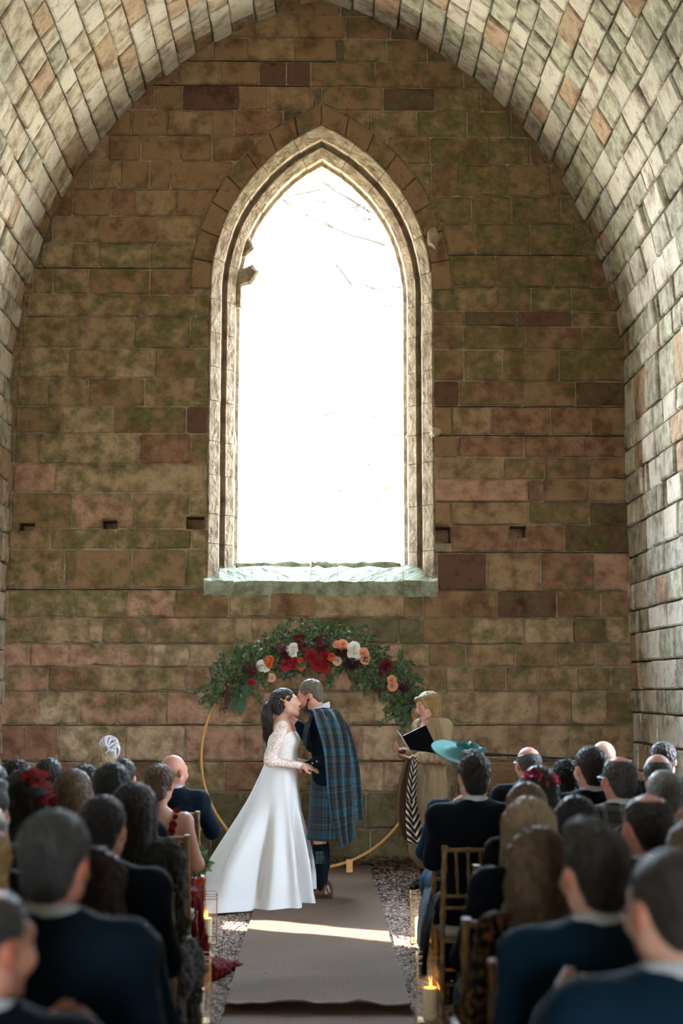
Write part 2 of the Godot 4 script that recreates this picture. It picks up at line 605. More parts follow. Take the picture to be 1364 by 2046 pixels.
func end_stone_kind(x: float, y: float) -> String:
	# which stone the masons and the damp left where, read off the photograph
	var r := rng.randf()
	var tone := "tan"
	if y > 6.6:
		tone = "brown" if r < 0.6 else ("tan" if r < 0.9 else "russet")
	elif x > 0.9 and y > 2.4:
		tone = "brown" if r < 0.4 else ("tan" if r < 0.65 else ("russet" if r < 0.95 else "red"))
	elif y > 4.6:
		tone = "tan" if r < 0.5 else ("buff" if r < 0.75 else "brown")
	elif y > 2.35:
		tone = "tan" if r < 0.4 else ("buff" if r < 0.8 else "brown")
	elif absf(x - 0.45) < 0.6 and y > 2.2:
		tone = "stained"
	elif x < 0.9:
		tone = "pink" if r < 0.4 else ("buff" if r < 0.65 else ("pale" if r < 0.85 else "russet"))
		if y < 0.8:
			tone = "stained" if r < 0.4 else ("russet" if r < 0.7 else "tan")
	else:
		tone = "buff" if r < 0.35 else ("tan" if r < 0.7 else ("russet" if r < 0.85 else "brown"))
		if y < 0.9:
			tone = "stained" if r < 0.5 else "brown"
	var moss := 0.0
	if x > 0.2 and y > 5.0:
		moss = 1.5 if x > 0.9 else 1.0
	elif x < 0.0 and y > 4.4 and y < 6.4:
		moss = 1.45 if x > -2.2 else 1.0
	elif x < -0.9 and y > 2.2 and y < 3.45:
		moss = 1.6
	elif x > 2.4 and y < 3.6:
		moss = 1.4
	elif y < 2.3 and y > 1.6:
		moss = 0.9
	elif y < 0.8:
		moss = 1.3
	elif x < 0.0 and y <= 4.4:
		moss = 0.8
	elif x > 0.9:
		moss = 0.35
	for q in FORCED:
		if Vector2(x - q[0], y - q[1]).length() < 0.16:
			tone = q[2]
			moss = minf(moss, 0.5)
	var level := clampi(int(moss + rng.randf_range(0.0, 0.9)), 0, 2)
	return "stone_%s_%d" % [tone, level]


func build_end_wall() -> void:
	var wall := setting("wall_back", "tall end wall of coursed sandstone blocks with green moss and pale mortar", "wall")
	# the core behind the facing stones, pierced by the window
	var core := CSGBox3D.new()
	core.name = "wall_core"
	core.size = Vector3(8.4, 10.8, 0.45)
	core.position = Vector3(0, 4.9, -0.525)
	core.material = M.core
	wall.add_child(core)
	var hole := CSGPolygon3D.new()
	hole.name = "window_void"
	hole.operation = CSGShape3D.OPERATION_SUBTRACTION
	hole.polygon = window_outline(0.0, WIN_SILL + 0.17)
	hole.depth = 1.2
	hole.position = Vector3(0, -4.9, 0.6)
	hole.material = M.core
	core.add_child(hole)
	var room := room_outline(0.03)
	var win := window_outline(0.21, WIN_SILL - 0.02, 0.005)
	var win2 := window_outline(0.005, WIN_SILL - 0.02, 0.005)
	var mortar := Buf.new()
	var mass := Buf.new()
	var count := 0
	var cells := []
	for set_ in [[ROWS_LEFT, -1], [ROWS_RIGHT, 1], [ROWS_FULL, 0]]:
		var at := -1
		for row in set_[0]:
			at += 1
			var j: Array = row[2]
			var axis: float = WIN_X + ([0.2, -0.25, 0.15, -0.12][at] if at < 4 else 0.0)
			for k in j.size() - 1:
				var x0: float = j[k]
				var x1: float = j[k + 1]
				if set_[1] < 0 and k == j.size() - 2:
					x1 = axis if row[1] > 6.6 else -0.9
				if set_[1] > 0 and k == 0:
					x0 = axis if row[1] > 6.6 else 0.9
				if k == 0 and set_[1] <= 0:
					x0 = -3.4
				if k == j.size() - 2 and set_[1] >= 0:
					x1 = 3.4
				cells.append([x0, row[0], x1, row[1]])
	for c in cells:
		var poly := PackedVector2Array([Vector2(c[0], c[1]), Vector2(c[2], c[1]), Vector2(c[2], c[3]), Vector2(c[0], c[3])])
		var bits := Geometry2D.intersect_polygons(poly, room)
		if bits.is_empty():
			continue
		var arch: bool = c[3] > WIN_SPRING
		var cut: Array = Geometry2D.clip_polygons(bits[0], win if arch else win2)
		for h in HOLES:
			var hp := PackedVector2Array([Vector2(h[0], h[1]), Vector2(h[2], h[1]), Vector2(h[2], h[3]), Vector2(h[0], h[3])])
			var next := []
			for q in cut:
				for w in Geometry2D.clip_polygons(q, hp):
					if not Geometry2D.is_polygon_clockwise(w):
						next.append(w)
			cut = next
		for q in cut:
			var area := 0.0
			var mid := Vector2.ZERO
			for k in q.size():
				area += q[k].cross(q[(k + 1) % q.size()]) * 0.5
				mid += q[k] / q.size()
			if absf(area) < 0.002:
				continue
			# the mortar bed of this stone
			var tris := Geometry2D.triangulate_polygon(q)
			var first := mortar.v.size()
			for p in q:
				mortar.add(Vector3(p.x, p.y, -0.016), Vector3(0, 0, 1))
			for t in range(0, tris.size(), 3):
				mortar.tri(first + tris[t], first + tris[t + 1], first + tris[t + 2])
			if absf(area) < 0.012:
				continue
			var shape := worn(q, rng.randf_range(0.005, 0.011), 0.006)
			if shape.is_empty():
				continue
			if count >= 296 and (mid.y < 0.6 or absf(area) < 0.05):
				stone_prism(shape, -0.1, rng.randf_range(-0.004, 0.01), 0.012, mass)
				continue
			if c[1] < 0.31 or (absf(area) < 0.03 and mid.y > 6.0):
				stone_prism(shape, -0.1, rng.randf_range(-0.004, 0.01), 0.012, mass)
				continue
			var b := Buf.new()
			stone_prism(shape, -0.1, rng.randf_range(-0.006, 0.012), 0.012, b)
			part("stone_block", lay_uv(b), M[end_stone_kind(mid.x, mid.y)], wall)
			count += 1
	part("mortar", lay_uv(mortar), M.mortar, wall)
	var ms := part("small_stones", lay_uv(mass), M.stone_stained_1, wall)
	ms.set_meta("kind", "stuff")
	# putlog holes: open sockets in the face
	for h in HOLES:
		var b := Buf.new()
		var z := -0.29
		var a := Vector3(h[0], h[1], 0)
		var d := Vector3(h[2], h[3], 0)
		b.flat([Vector3(a.x, a.y, z), Vector3(d.x, a.y, z), Vector3(d.x, d.y, z), Vector3(a.x, d.y, z)], Vector3(0, 0, 1))
		b.flat([Vector3(a.x, a.y, z), Vector3(a.x, d.y, z), Vector3(a.x, d.y, -0.01), Vector3(a.x, a.y, -0.01)], Vector3(1, 0, 0))
		b.flat([Vector3(d.x, a.y, z), Vector3(d.x, d.y, z), Vector3(d.x, d.y, -0.01), Vector3(d.x, a.y, -0.01)], Vector3(-1, 0, 0))
		b.flat([Vector3(a.x, a.y, z), Vector3(d.x, a.y, z), Vector3(d.x, a.y, -0.01), Vector3(a.x, a.y, -0.01)], Vector3(0, 1, 0))
		b.flat([Vector3(a.x, d.y, z), Vector3(d.x, d.y, z), Vector3(d.x, d.y, -0.01), Vector3(a.x, d.y, -0.01)], Vector3(0, -1, 0))
		part("putlog_hole", b.mesh(), M.core, wall)


# the moulded jamb: how far in from the outer edge, how deep into the wall
const JAMB = [[-0.004, -0.12], [-0.002, 0.004], [0.012, 0.004], [0.105, 0.095], [0.110, 0.18], [0.130, 0.23], [0.155, 0.22], [0.166, 0.175], [0.245, 0.255], [0.250, 0.34], [0.285, 0.36], [0.285, 0.52], [-0.004, 0.52]]


func window_path(t: float, off := 0.0) -> Array:
	# t in metres from the left sill up, over the apex and down; gives the point «off» in from the outer edge and the inward direction
	var up := WIN_SPRING - WIN_SILL
	var r := WIN_HALF + WIN_C
	var end := acos(WIN_C / r)
	var arc := r * end
	var half := up + arc
	var s := t if t <= half else 2 * half - t
	var p: Vector2
	var d: Vector2
	if s < up:
		p = Vector2(WIN_X + WIN_HALF - off, WIN_SILL + s)
		d = Vector2(-1, 0)
	else:
		var rr := r - off
		var an := minf((s - up) / r, acos(WIN_C / rr))
		p = Vector2(WIN_X - WIN_C + rr * cos(an), WIN_SPRING + rr * sin(an))
		d = -Vector2(cos(an), sin(an))
	if t <= half:
		p.x = 2 * WIN_X - p.x
		d.x = -d.x
	return [p, d, half]


func jamb_block(t0: float, t1: float, half: float) -> Mesh:
	var b := Buf.new()
	var n := 2 if t1 - t0 < 0.45 else 3
	var wob := rng.randf_range(-0.003, 0.003)
	for j in JAMB.size() - 1:
		for k in n:
			var q := []
			var mid := Vector3.ZERO
			for w in [[k, j], [k + 1, j], [k + 1, j + 1], [k, j + 1]]:
				var t: float = lerpf(t0, t1, w[0] / float(n))
				var pt: Vector2 = window_path(t, JAMB[w[1]][0] + wob)[0]
				q.append(Vector3(pt.x, pt.y, -JAMB[w[1]][1] if j > 0 or w[1] > 0 else -0.12))
			var d2: Vector2 = window_path((t0 + t1) / 2)[1]
			b.flat(q, Vector3(d2.x, d2.y, 0.35))
	# the ends of the block, seen in the joints
	for t in [t0, t1]:
		var poly := PackedVector2Array()
		for j in JAMB.size():
			poly.append(Vector2(JAMB[j][0], JAMB[j][1]))
		var tris := Geometry2D.triangulate_polygon(poly)
		var pd := window_path(t)
		var d: Vector2 = pd[1]
		var along := Vector3(-d.y, d.x, 0)
		var first := b.v.size()
		for j in JAMB.size():
			var pt: Vector2 = window_path(t, JAMB[j][0] + wob)[0]
			b.add(Vector3(pt.x, pt.y, -JAMB[j][1]), along if t == t1 else -along)
		for k in range(0, tris.size(), 3):
			b.tri(first + tris[k], first + tris[k + 1], first + tris[k + 2])
	return lay_uv(b)


func build_window() -> void:
	var w := setting("window_1", "open pointed window of moulded pale stone with a sloping sill and no glass", "window")
	var half: float = window_path(0.0)[2]
	for side in 2:
		var t := 0.0
		while t < half - 0.02:
			var l := rng.randf_range(0.30, 0.48)
			if half - t - l < 0.2:
				l = half - t
			var a := t + 0.003
			var b := t + l - 0.003
			if side == 0:
				part("jamb_block", jamb_block(a, b, half), M.jamb_stone, w)
			else:
				part("jamb_block", jamb_block(2 * half - b, 2 * half - a, half), M.jamb_stone, w)
			t += l
	# plain voussoirs round the arch
	for side in [-1, 1]:
		var n := 8
		for k in n:
			var poly := PackedVector2Array()
			for e in [[0.005, 0], [0.005, 1], [0.205, 1], [0.205, 0]]:
				for m in 3:
					var t: float = lerpf(k / float(n), (k + 1) / float(n), (m / 2.0) if e[1] == 0 and e[0] < 0.1 else 0.5)
					if e[0] < 0.1 and e[1] == 0:
						var q := window_arc(0.005, lerpf(k + 0.015, k + 0.985, m / 2.0) / n)
						poly.append(q)
					elif e[0] > 0.1 and e[1] == 1:
						var q := window_arc(0.205, lerpf(k + 0.985, k + 0.015, m / 2.0) / n)
						poly.append(q)
			for m in poly.size():
				var q := poly[m]
				q.x = maxf(q.x, WIN_X + 0.004)
				poly[m] = Vector2(2 * WIN_X - q.x, q.y) if side < 0 else q
			var b := Buf.new()
			stone_prism(poly, -0.1, 0.002, 0.01, b)
			part("voussoir", lay_uv(b), M["stone_brown_0" if (k + side) % 3 else "stone_brown_1"], w)
	# the sloping sill, five stones, chipped along the top
	var cuts := [-1.16, -0.86, -0.08, 0.20, 0.86, 1.21]
	for k in 5:
		var b := Buf.new()
		var x0: float = cuts[k] + 0.0012
		var x1: float = cuts[k + 1] - 0.0012
		var rows := [[], [], [], [], []]
		var m := 4
		for j in m + 1:
			var x := lerpf(x0, x1, j / float(m))
			var e := rng.randf_range(-0.012, 0.012)
			rows[0].append(Vector3(x, WIN_SILL - 0.20, -0.02))
			rows[1].append(Vector3(x, WIN_SILL - 0.045 + e * 0.4, 0.035 + e))
			rows[2].append(Vector3(x, WIN_SILL + 0.0 + e, 0.03 + e))
			rows[3].append(Vector3(x, WIN_SILL + 0.17 + e * 1.6, -0.22 + e))
			rows[4].append(Vector3(x, WIN_SILL + 0.20 + e * 1.5, -0.55))
		for a in 4:
			for j in m:
				b.flat([rows[a][j], rows[a][j + 1], rows[a + 1][j + 1], rows[a + 1][j]], Vector3(0, 0.6, 1))
		for e in [0, m]:
			b.flat([rows[0][e], rows[1][e], rows[2][e], rows[3][e], rows[4][e], Vector3(rows[0][e].x, WIN_SILL - 0.2, -0.55)], Vector3(-1 if e == 0 else 1, 0, 0))
		part("sill_stone", lay_uv(b), M.sill_stone, w)
		if k > 0 and k < 4:
			var c := Buf.new()
			var poly := PackedVector2Array()
			for j in 9:
				poly.append(Vector2(lerpf(x0, x1, j / 8.0), WIN_SILL + 0.21 + rng.randf_range(0.0, 0.035)))
			poly.append(Vector2(x1, WIN_SILL + 0.16))
			poly.append(Vector2(x0, WIN_SILL + 0.16))
			stone_prism(poly, -0.52, -0.34, 0.015, c)
			part("tracery_stump", lay_uv(c), M.sill_stone, w)
	# the stubs of broken tracery that still cling to the jamb
	for s in [[-0.81, 6.44, 0.11, 0.17, 0.25], [-0.79, 6.07, 0.17, 0.10, 0.7], [-0.875, 5.88, 0.075, 0.18, 0.1], [-0.90, 4.30, 0.035, 0.16, 0.0], [-0.90, 3.72, 0.03, 0.2, 0.0], [0.96, 4.34, 0.05, 0.05, 0.2]]:
		var b := Buf.new()
		var poly := PackedVector2Array()
		for k in 12:
			var an := TAU * k / 12
			var q := Vector2(cos(an) * s[2], sin(an) * s[3]) * rng.randf_range(0.78, 1.1)
			poly.append(Vector2(s[0], s[1]) + q.rotated(s[4]))
		stone_prism(poly, -0.44, -0.29, 0.03, b)
		part("broken_tracery", lay_uv(b), M.jamb_stone, w)
	# the chipped hood corbel and a spalled block on the other side
	for s in [[1.19, 6.40, 0.075, 0.12, 0.05], [1.20, 4.34, 0.06, 0.05, 0.03]]:
		var b := Buf.new()
		var poly := PackedVector2Array()
		for k in 10:
			var an := TAU * k / 10
			poly.append(Vector2(s[0] + cos(an) * s[2] * rng.randf_range(0.75, 1.1), s[1] + sin(an) * s[3] * rng.randf_range(0.8, 1.1)))
		stone_prism(poly, -0.08, s[4], 0.025, b)
		part("chipped_stone", lay_uv(b), M.jamb_stone, w)


func strip_stone(s0: float, s1: float, z0: float, z1: float, side: float, proud: float, buf: Buf) -> void:
	# one block of the wall or vault between two heights along the curve and two depths
	var g := 0.004
	var ins := 0.015
	var outer := []
	var inner := []
	var back := []
	for w in [[0, 0], [1, 0], [1, 1], [0, 1]]:
		var sgn_s := 1.0 if w[0] == 0 else -1.0
		var sgn_z := 1.0 if w[1] == 0 else -1.0
		var s: float = (s0 if w[0] == 0 else s1) + sgn_s * (g + rng.randf_range(0, 0.009))
		var z: float = (z0 if w[1] == 0 else z1) + sgn_z * (g + rng.randf_range(0, 0.010))
		var e := rng.randf_range(-0.006, 0.006)
		for q in [[outer, 0.0, -0.014], [inner, 1.0, 0.0], [back, 0.0, -0.11]]:
			var sv: float = s + sgn_s * ins * q[1]
			var zv: float = z + sgn_z * ins * q[1]
			var p: Vector2 = arc_point(sv) + arc_normal(sv) * (proud + q[2] + (e if q[1] > 0 else 0.0))
			q[0].append(Vector3(p.x * side, p.y, zv))
	var nm := arc_normal((s0 + s1) / 2)
	var n3 := Vector3(nm.x * side, nm.y, 0)
	buf.flat(inner, n3)
	var mid: Vector3 = (inner[0] + inner[2]) / 2
	for k in 4:
		var j := (k + 1) % 4
		var out: Vector3 = (outer[k] + outer[j]) / 2 - mid
		buf.flat([inner[k], inner[j], outer[j], outer[k]], out + n3 * 0.2)
		buf.flat([outer[k], outer[j], back[j], back[k]], out)


func shell(s0: float, s1: float, side: float, z0: float, z1: float, inner: float, outer: float, n: int) -> Mesh:
	var b := Buf.new()
	for k in n:
		var a := lerpf(s0, s1, k / float(n))
		var c := lerpf(s0, s1, (k + 1) / float(n))
		for off in [inner, outer]:
			var p: Vector2 = arc_point(a) - arc_normal(a) * off
			var q: Vector2 = arc_point(c) - arc_normal(c) * off
			var nn := arc_normal((a + c) / 2) * (1.0 if off == inner else -1.0)
			b.flat([Vector3(p.x * side, p.y, z0), Vector3(q.x * side, q.y, z0), Vector3(q.x * side, q.y, z1), Vector3(p.x * side, p.y, z1)], Vector3(nn.x * side, nn.y, 0))
		for z in [z0, z1]:
			var p0 := arc_point(a) - arc_normal(a) * inner
			var p1 := arc_point(a) - arc_normal(a) * outer
			var q0 := arc_point(c) - arc_normal(c) * inner
			var q1 := arc_point(c) - arc_normal(c) * outer
			b.flat([Vector3(p0.x * side, p0.y, z), Vector3(p1.x * side, p1.y, z), Vector3(q1.x * side, q1.y, z), Vector3(q0.x * side, q0.y, z)], Vector3(0, 0, -1 if z == z0 else 1))
	return b.mesh()


# open sockets in the wall and vault: side, height along the curve, depth from the end wall
const GAPS = [[1, 6.02, 2.45], [1, 5.95, 1.76], [1, 5.84, 1.31], [1, 5.22, 2.2], [1, 5.17, 1.48], [1, 3.58, 1.54], [1, 3.74, 0.78], [1, 3.5, 2.24], [-1, 6.0, 1.2]]


func lay_courses(parent: Node3D, side: float, s_from: float, s_to: float, z_to: float, course: float, length: float, kinds: Array, called: String) -> void:
	var mass := Buf.new()
	var count := 0
	var s := s_from
	while s < s_to - 0.05:
		var h := course * rng.randf_range(0.82, 1.18)
		if s_to - s - h < course * 0.6:
			h = s_to - s
		var z := -0.02
		var first := true
		while z < z_to:
			var l := length * rng.randf_range(0.6, 1.45)
			if first:
				l *= rng.randf_range(0.4, 1.0)
			first = false
			var z1 := z + l
			var gap := false
			var stop := z1
			for g in GAPS:
				if g[0] == int(side) and g[1] >= s and g[1] < s + h and g[2] >= z - 0.05 and g[2] < z1:
					gap = true
					stop = maxf(g[2] - 0.05, z + 0.06)
			var r := rng.randf()
			var kind: String = kinds[0]
			var acc := 0.0
			for k in kinds:
				if k is Array:
					acc += k[1]
					if r < acc:
						kind = k[0]
						break
			if z < 0.0 and s > SPRING and rng.randf() < 0.45:
				kind = "stone_tan_0" if rng.randf() < 0.5 else "vault_rust"
			var proud := rng.randf_range(-0.014, 0.014)
			var b := Buf.new()
			strip_stone(s, s + h, z, stop, side, proud, b if count < 298 else mass)
			if count < 298:
				part(called, lay_uv(b, true), M[kind], parent)
			count += 1
			z = z1 if not gap else stop + 0.09
		s += h
	if mass.v.size():
		var o := part("further_stones", lay_uv(mass, true), M[kinds[0]], parent)
		o.set_meta("kind", "stuff")


func build_side_walls() -> void:
	var right := setting("wall_right", "rough pale side wall of squared stones with small open sockets", "wall")
	var rc := CSGBox3D.new()
	rc.name = "wall_core"
	rc.size = Vector3(0.7, SPRING + 0.3, REAR + 1.5)
	rc.position = Vector3(HALF + 0.11 + 0.35, (SPRING - 0.3) / 2, REAR / 2)
	rc.material = M.core_pale
	right.add_child(rc)
	# an unseen pointed side opening, added for its light, gives the couple and the lower wall their soft daylight
	var light := CSGPolygon3D.new()
	light.name = "added_side_opening"
	light.operation = CSGShape3D.OPERATION_SUBTRACTION
	light.polygon = PackedVector2Array([Vector2(-0.45, 0), Vector2(0.45, 0), Vector2(0.45, 2.3), Vector2(0.32, 2.8), Vector2(0, 3.2), Vector2(-0.32, 2.8), Vector2(-0.45, 2.3)])
	light.depth = 1.4
	light.rotation = Vector3(0, PI / 2, 0)
	light.position = Vector3(0.7, 1.2 - (SPRING - 0.3) / 2, 4.7 - REAR / 2)
	light.material = M.core_pale
	rc.add_child(light)
	lay_courses(right, 1.0, 0.0, SPRING, 3.2, 0.27, 0.42, ["vault_white", ["vault_white", 0.4], ["vault_grey", 0.3], ["vault_green", 0.24], ["vault_rust", 0.06]], "wall_stone")
	# left wall: a narrow splayed slit, outside the frame, lets in the strip of sun that crosses the aisle
	var left := setting("wall_left", "side wall of squared stones running back along the seats", "wall")
	var core := CSGBox3D.new()
	core.name = "wall_core"
	core.size = Vector3(0.7, SPRING + 0.3, REAR + 1.5)
	core.position = Vector3(-HALF - 0.11 - 0.35, (SPRING - 0.3) / 2, REAR / 2)
	core.material = M.core_pale
	left.add_child(core)
	var slit := CSGPolygon3D.new()
	slit.name = "slit_void"
	slit.operation = CSGShape3D.OPERATION_SUBTRACTION
	slit.polygon = PackedVector2Array([Vector2(-0.45, -0.43), Vector2(0.45, -0.10), Vector2(0.45, 0.60), Vector2(-0.45, -0.07)])
	slit.depth = 2.4
	slit.rotation = Vector3(PI / 2, 0, 0)
	slit.position = Vector3(0, 2.45 - (SPRING - 0.3) / 2, 2.0 - REAR / 2)
	slit.material = M.core_pale
	core.add_child(slit)
	lay_courses(left, -1.0, 0.0, SPRING, 1.5, 0.27, 0.42, ["vault_cream", ["vault_cream", 0.5], ["vault_rust", 0.2], ["vault_green", 0.3]], "wall_stone")
	# the far end behind the seats, with its wide doorway open to the day
	var front := setting("wall_front", "stone wall with a wide open doorway behind the seats", "wall")
	var fw := CSGBox3D.new()
	fw.name = "wall_core"
	fw.size = Vector3(8.4, 10.8, 0.7)
	fw.position = Vector3(0, 4.9, REAR + 0.35)
	fw.material = M.core_pale
	front.add_child(fw)
	var door := CSGPolygon3D.new()
	door.name = "doorway_void"
	door.operation = CSGShape3D.OPERATION_SUBTRACTION
	var pts := PackedVector2Array([Vector2(1.8, -0.1)])
	for k in 13:
		var an := PI * k / 12
		pts.append(Vector2(1.8 * cos(an), 3.5 + 1.8 * sin(an)))
	pts.append(Vector2(-1.8, -0.1))
	door.polygon = pts
	door.depth = 2.0
	door.position = Vector3(0, -4.9, 1.0)
	door.material = M.core_pale
	fw.add_child(door)


func build_vault() -> void:
	var ridge := Buf.new()
	ridge.box(Vector3(-0.4, 9.09, -0.8), Vector3(0.4, 9.9, REAR + 0.7))
	for side in [-1.0, 1.0]:
		var v := setting("ceiling_left" if side < 0 else "ceiling_right", "curving half of the pointed stone vault in %s blocks" % ("pale cream" if side < 0 else "greenish grey"), "vault")
		if side > 0:
			part("ridge", ridge.mesh(), M.core_pale, v)
		part("vault_core", shell(SPRING, vault_end(), side, -0.8, REAR + 0.7, 0.11, 0.75, 24), M.core_pale, v)
		var kinds := ["vault_cream", ["vault_cream", 0.5], ["vault_white", 0.33], ["vault_grey", 0.1], ["vault_rust", 0.07]]
		if side > 0:
			kinds = ["vault_grey", ["vault_white", 0.35], ["vault_green", 0.3], ["vault_grey", 0.27], ["vault_rust", 0.08]]
		lay_courses(v, side, SPRING, vault_end(), 4.9, 0.25, 0.40, kinds, "vault_stone")


func build_floor() -> void:
	var fl := setting("floor", "reddish brown gravel floor of the chapel", "floor")
	var b := Buf.new()
	b.box(Vector3(-HALF - 0.3, -0.3, -0.5), Vector3(HALF + 0.3, -0.012, REAR + 0.5))
	part("earth", b.mesh(), M.earth, fl)
	# loose gravel: thousands of pebbles
	var peb := Buf.new()
	var ico := [Vector3(0, 1, 0), Vector3(0.9, 0.3, 0.1), Vector3(0.2, 0.25, 0.95), Vector3(-0.85, 0.3, 0.4), Vector3(-0.4, 0.28, -0.85), Vector3(0.5, 0.3, -0.8), Vector3(0, -0.5, 0)]
	for q in ico:
		peb.add(q, q.normalized())
	for k in 5:
		peb.tri(0, 1 + k, 1 + (k + 1) % 5)
		peb.tri(6, 1 + k, 1 + (k + 1) % 5)
	var spots := []
	var pr := RandomNumberGenerator.new()
	pr.seed = 77
	for k in 52000:
		var z := pr.randf_range(0.05, 8.6)
		var x := pr.randf_range(0.44, 1.25) * (1.0 if pr.randf() < 0.5 else -1.0)
		if z < 2.6:
			x = pr.randf_range(-2.6, 2.6)
		if absf(x) < 0.49 and z > 0.30:
			continue
		spots.append(Vector3(x, 0, z))
	var mm := MultiMesh.new()
	mm.transform_format = MultiMesh.TRANSFORM_3D
	mm.use_colors = true
	mm.mesh = peb.mesh()
	mm.instance_count = spots.size()
	var tones := [Color(0.42, 0.28, 0.21), Color(0.30, 0.20, 0.15), Color(0.52, 0.38, 0.30), Color(0.20, 0.14, 0.11), Color(0.38, 0.29, 0.24)]
	for k in spots.size():
		var r := pr.randf_range(0.007, 0.016)
		var bs := Basis(Vector3.UP, pr.randf() * TAU) * Basis(Vector3.RIGHT, pr.randf_range(-0.5, 0.5))
		bs = bs.scaled_local(Vector3(r * pr.randf_range(0.8, 1.5), r * pr.randf_range(0.5, 0.9), r))
		mm.set_instance_transform(k, Transform3D(bs, spots[k] + Vector3(0, -0.008 + r * 0.3, 0)))
		mm.set_instance_color(k, tones[pr.randi() % 5] * pr.randf_range(0.4, 0.95))
	var g := MultiMeshInstance3D.new()
	g.name = "gravel"
	g.multimesh = mm
	g.material_override = M.pebble
	g.set_meta("kind", "stuff")
	tag(g, "small reddish brown gravel stones beside the aisle runner", "gravel")
	add_child(g)
	# dead leaves drifted against the foot of the end wall
	var lb := Buf.new()
	for q in [[Vector3(-0.5, 0, 0), Vector3(0, 0.06, 0.25), Vector3(0.5, 0.05, 0), Vector3(0, 0.06, -0.25)]]:
		lb.flat(q, Vector3.UP)
	var lm := MultiMesh.new()
	lm.transform_format = MultiMesh.TRANSFORM_3D
	lm.use_colors = true
	lm.mesh = lb.mesh()
	lm.instance_count = 2600
	for k in 2600:
		var r := pr.randf_range(0.03, 0.08)
		var zz := absf(pr.randfn(0.0, 0.28)) + 0.06
		var bs := Basis(Vector3.UP, pr.randf() * TAU) * Basis(Vector3.RIGHT, pr.randf_range(-0.9, 0.9))
		lm.set_instance_transform(k, Transform3D(bs.scaled(Vector3.ONE * r), Vector3(pr.randf_range(-3.0, 3.0), 0.012 + pr.randf() * 0.09 * maxf(0.0, 1.0 - zz * 1.6), zz)))
		lm.set_instance_color(k, [Color(0.07, 0.045, 0.03), Color(0.12, 0.07, 0.04), Color(0.05, 0.035, 0.03), Color(0.18, 0.11, 0.06)][pr.randi() % 4])
	var li := MultiMeshInstance3D.new()
	li.name = "leaf_litter"
	li.multimesh = lm
	li.material_override = M.litter
	li.set_meta("kind", "stuff")
	tag(li, "dark dead leaves drifted along the foot of the end wall", "leaves")
	add_child(li)
	# the jute runner: the far length, and the near length lapped over it with a curled edge
	for w in [[0.29, 6.62, 0.012], [6.35, 15.0, 0.0]]:
		var nz := int((w[1] - w[0]) / 0.09)
		var rows := []
		var under := []
		for a in nz + 1:
			var row := []
			var low := []
			var z: float = lerpf(w[0], w[1], a / float(nz))
			for c in 15:
				var u := c / 14.0
				var x := lerpf(-0.5, 0.5, u) + 0.006 * sin(z * 2.3 + u)
				var y: float = 0.012 + w[2] + 0.006 * fine.get_noise_2d(x * 2.0, z * 3.0) + 0.003 * sin(z * 9.0 + x * 2.0)
				if w[2] > 0.0 and z > w[1] - 0.28:
					y += 0.055 * pow((z - w[1] + 0.28) / 0.28, 1.6) * (0.75 + 0.9 * fine.get_noise_1d(x * 2.5 + 9.0))
				row.append(Vector3(x, y, z))
				low.append(Vector3(x, y - 0.007, z))
			rows.append(row)
			under.append(low)
		var rb := Buf.new()
		rb.grid(rows)
		rb.grid(under)
		for e in [[rows[0], under[0]], [rows[-1], under[-1]]]:
			for c in 14:
				rb.flat([e[0][c], e[0][c + 1], e[1][c + 1], e[1][c]])
		for a in nz:
			for c in [0, 14]:
				rb.flat([rows[a][c], rows[a + 1][c], under[a + 1][c], under[a][c]])
		single("aisle_runner", rb.mesh(), M.jute, "brown jute aisle runner under the couple's feet with a curled end" if w[2] > 0.0 else "brown jute runner tucked under the curled end of the other runner", "carpet")
const FLOWERS = [[-0.551,0.801,0.073,"burgundy"], [-0.462,0.848,0.047,"white"], [-0.425,0.829,0.036,"white"], [-0.383,0.904,0.031,"orange"], [-0.397,0.853,0.031,"orange"], [-0.416,0.890,0.026,"orange"], [-0.559,0.694,0.031,"red"], [-0.372,0.736,0.036,"blush"], [-0.163,1.012,0.042,"white"], [-0.210,0.993,0.036,"white"], [-0.177,0.951,0.036,"white"], [-0.276,1.007,0.047,"mauve"], [-0.233,0.932,0.052,"burgundy"], [-0.237,0.857,0.052,"red"], [-0.172,0.871,0.052,"red"], [-0.096,0.848,0.042,"orange"], [-0.101,0.895,0.026,"orange"], [-0.144,1.110,0.026,"crimson"], [-0.093,1.124,0.026,"crimson"], [-0.125,1.068,0.026,"crimson"], [-0.116,1.021,0.026,"crimson"], [-0.064,1.030,0.031,"crimson"], [0.091,1.040,0.078,"burgundy"], [-0.003,0.932,0.057,"red"], [0.058,0.862,0.057,"red"], [0.124,0.946,0.047,"red"], [0.143,0.899,0.042,"crimson"], [0.120,0.834,0.052,"red"], [0.293,1.040,0.047,"peach"], [0.237,1.044,0.031,"peach"], [0.397,1.012,0.052,"white"], [0.401,0.960,0.057,"white"], [0.486,0.960,0.047,"peach"], [0.505,0.909,0.047,"peach"], [0.185,0.927,0.036,"orange"], [0.242,0.890,0.036,"blush"], [0.289,0.970,0.052,"burgundy"], [0.387,0.871,0.062,"plum"], [0.345,0.843,0.047,"plum"], [0.702,0.853,0.052,"crimson"], [0.693,0.815,0.036,"crimson"], [0.753,0.717,0.036,"peach"], [0.762,0.657,0.042,"peach"], [0.880,0.638,0.057,"plum"]]
const SCARF_A = [Vector3(0.799, 1.139, 2.080), Vector3(0.762, 0.982, 2.120), Vector3(0.738, 0.795, 2.140), Vector3(0.758, 0.607, 2.140), Vector3(0.805, 0.447, 2.120)]
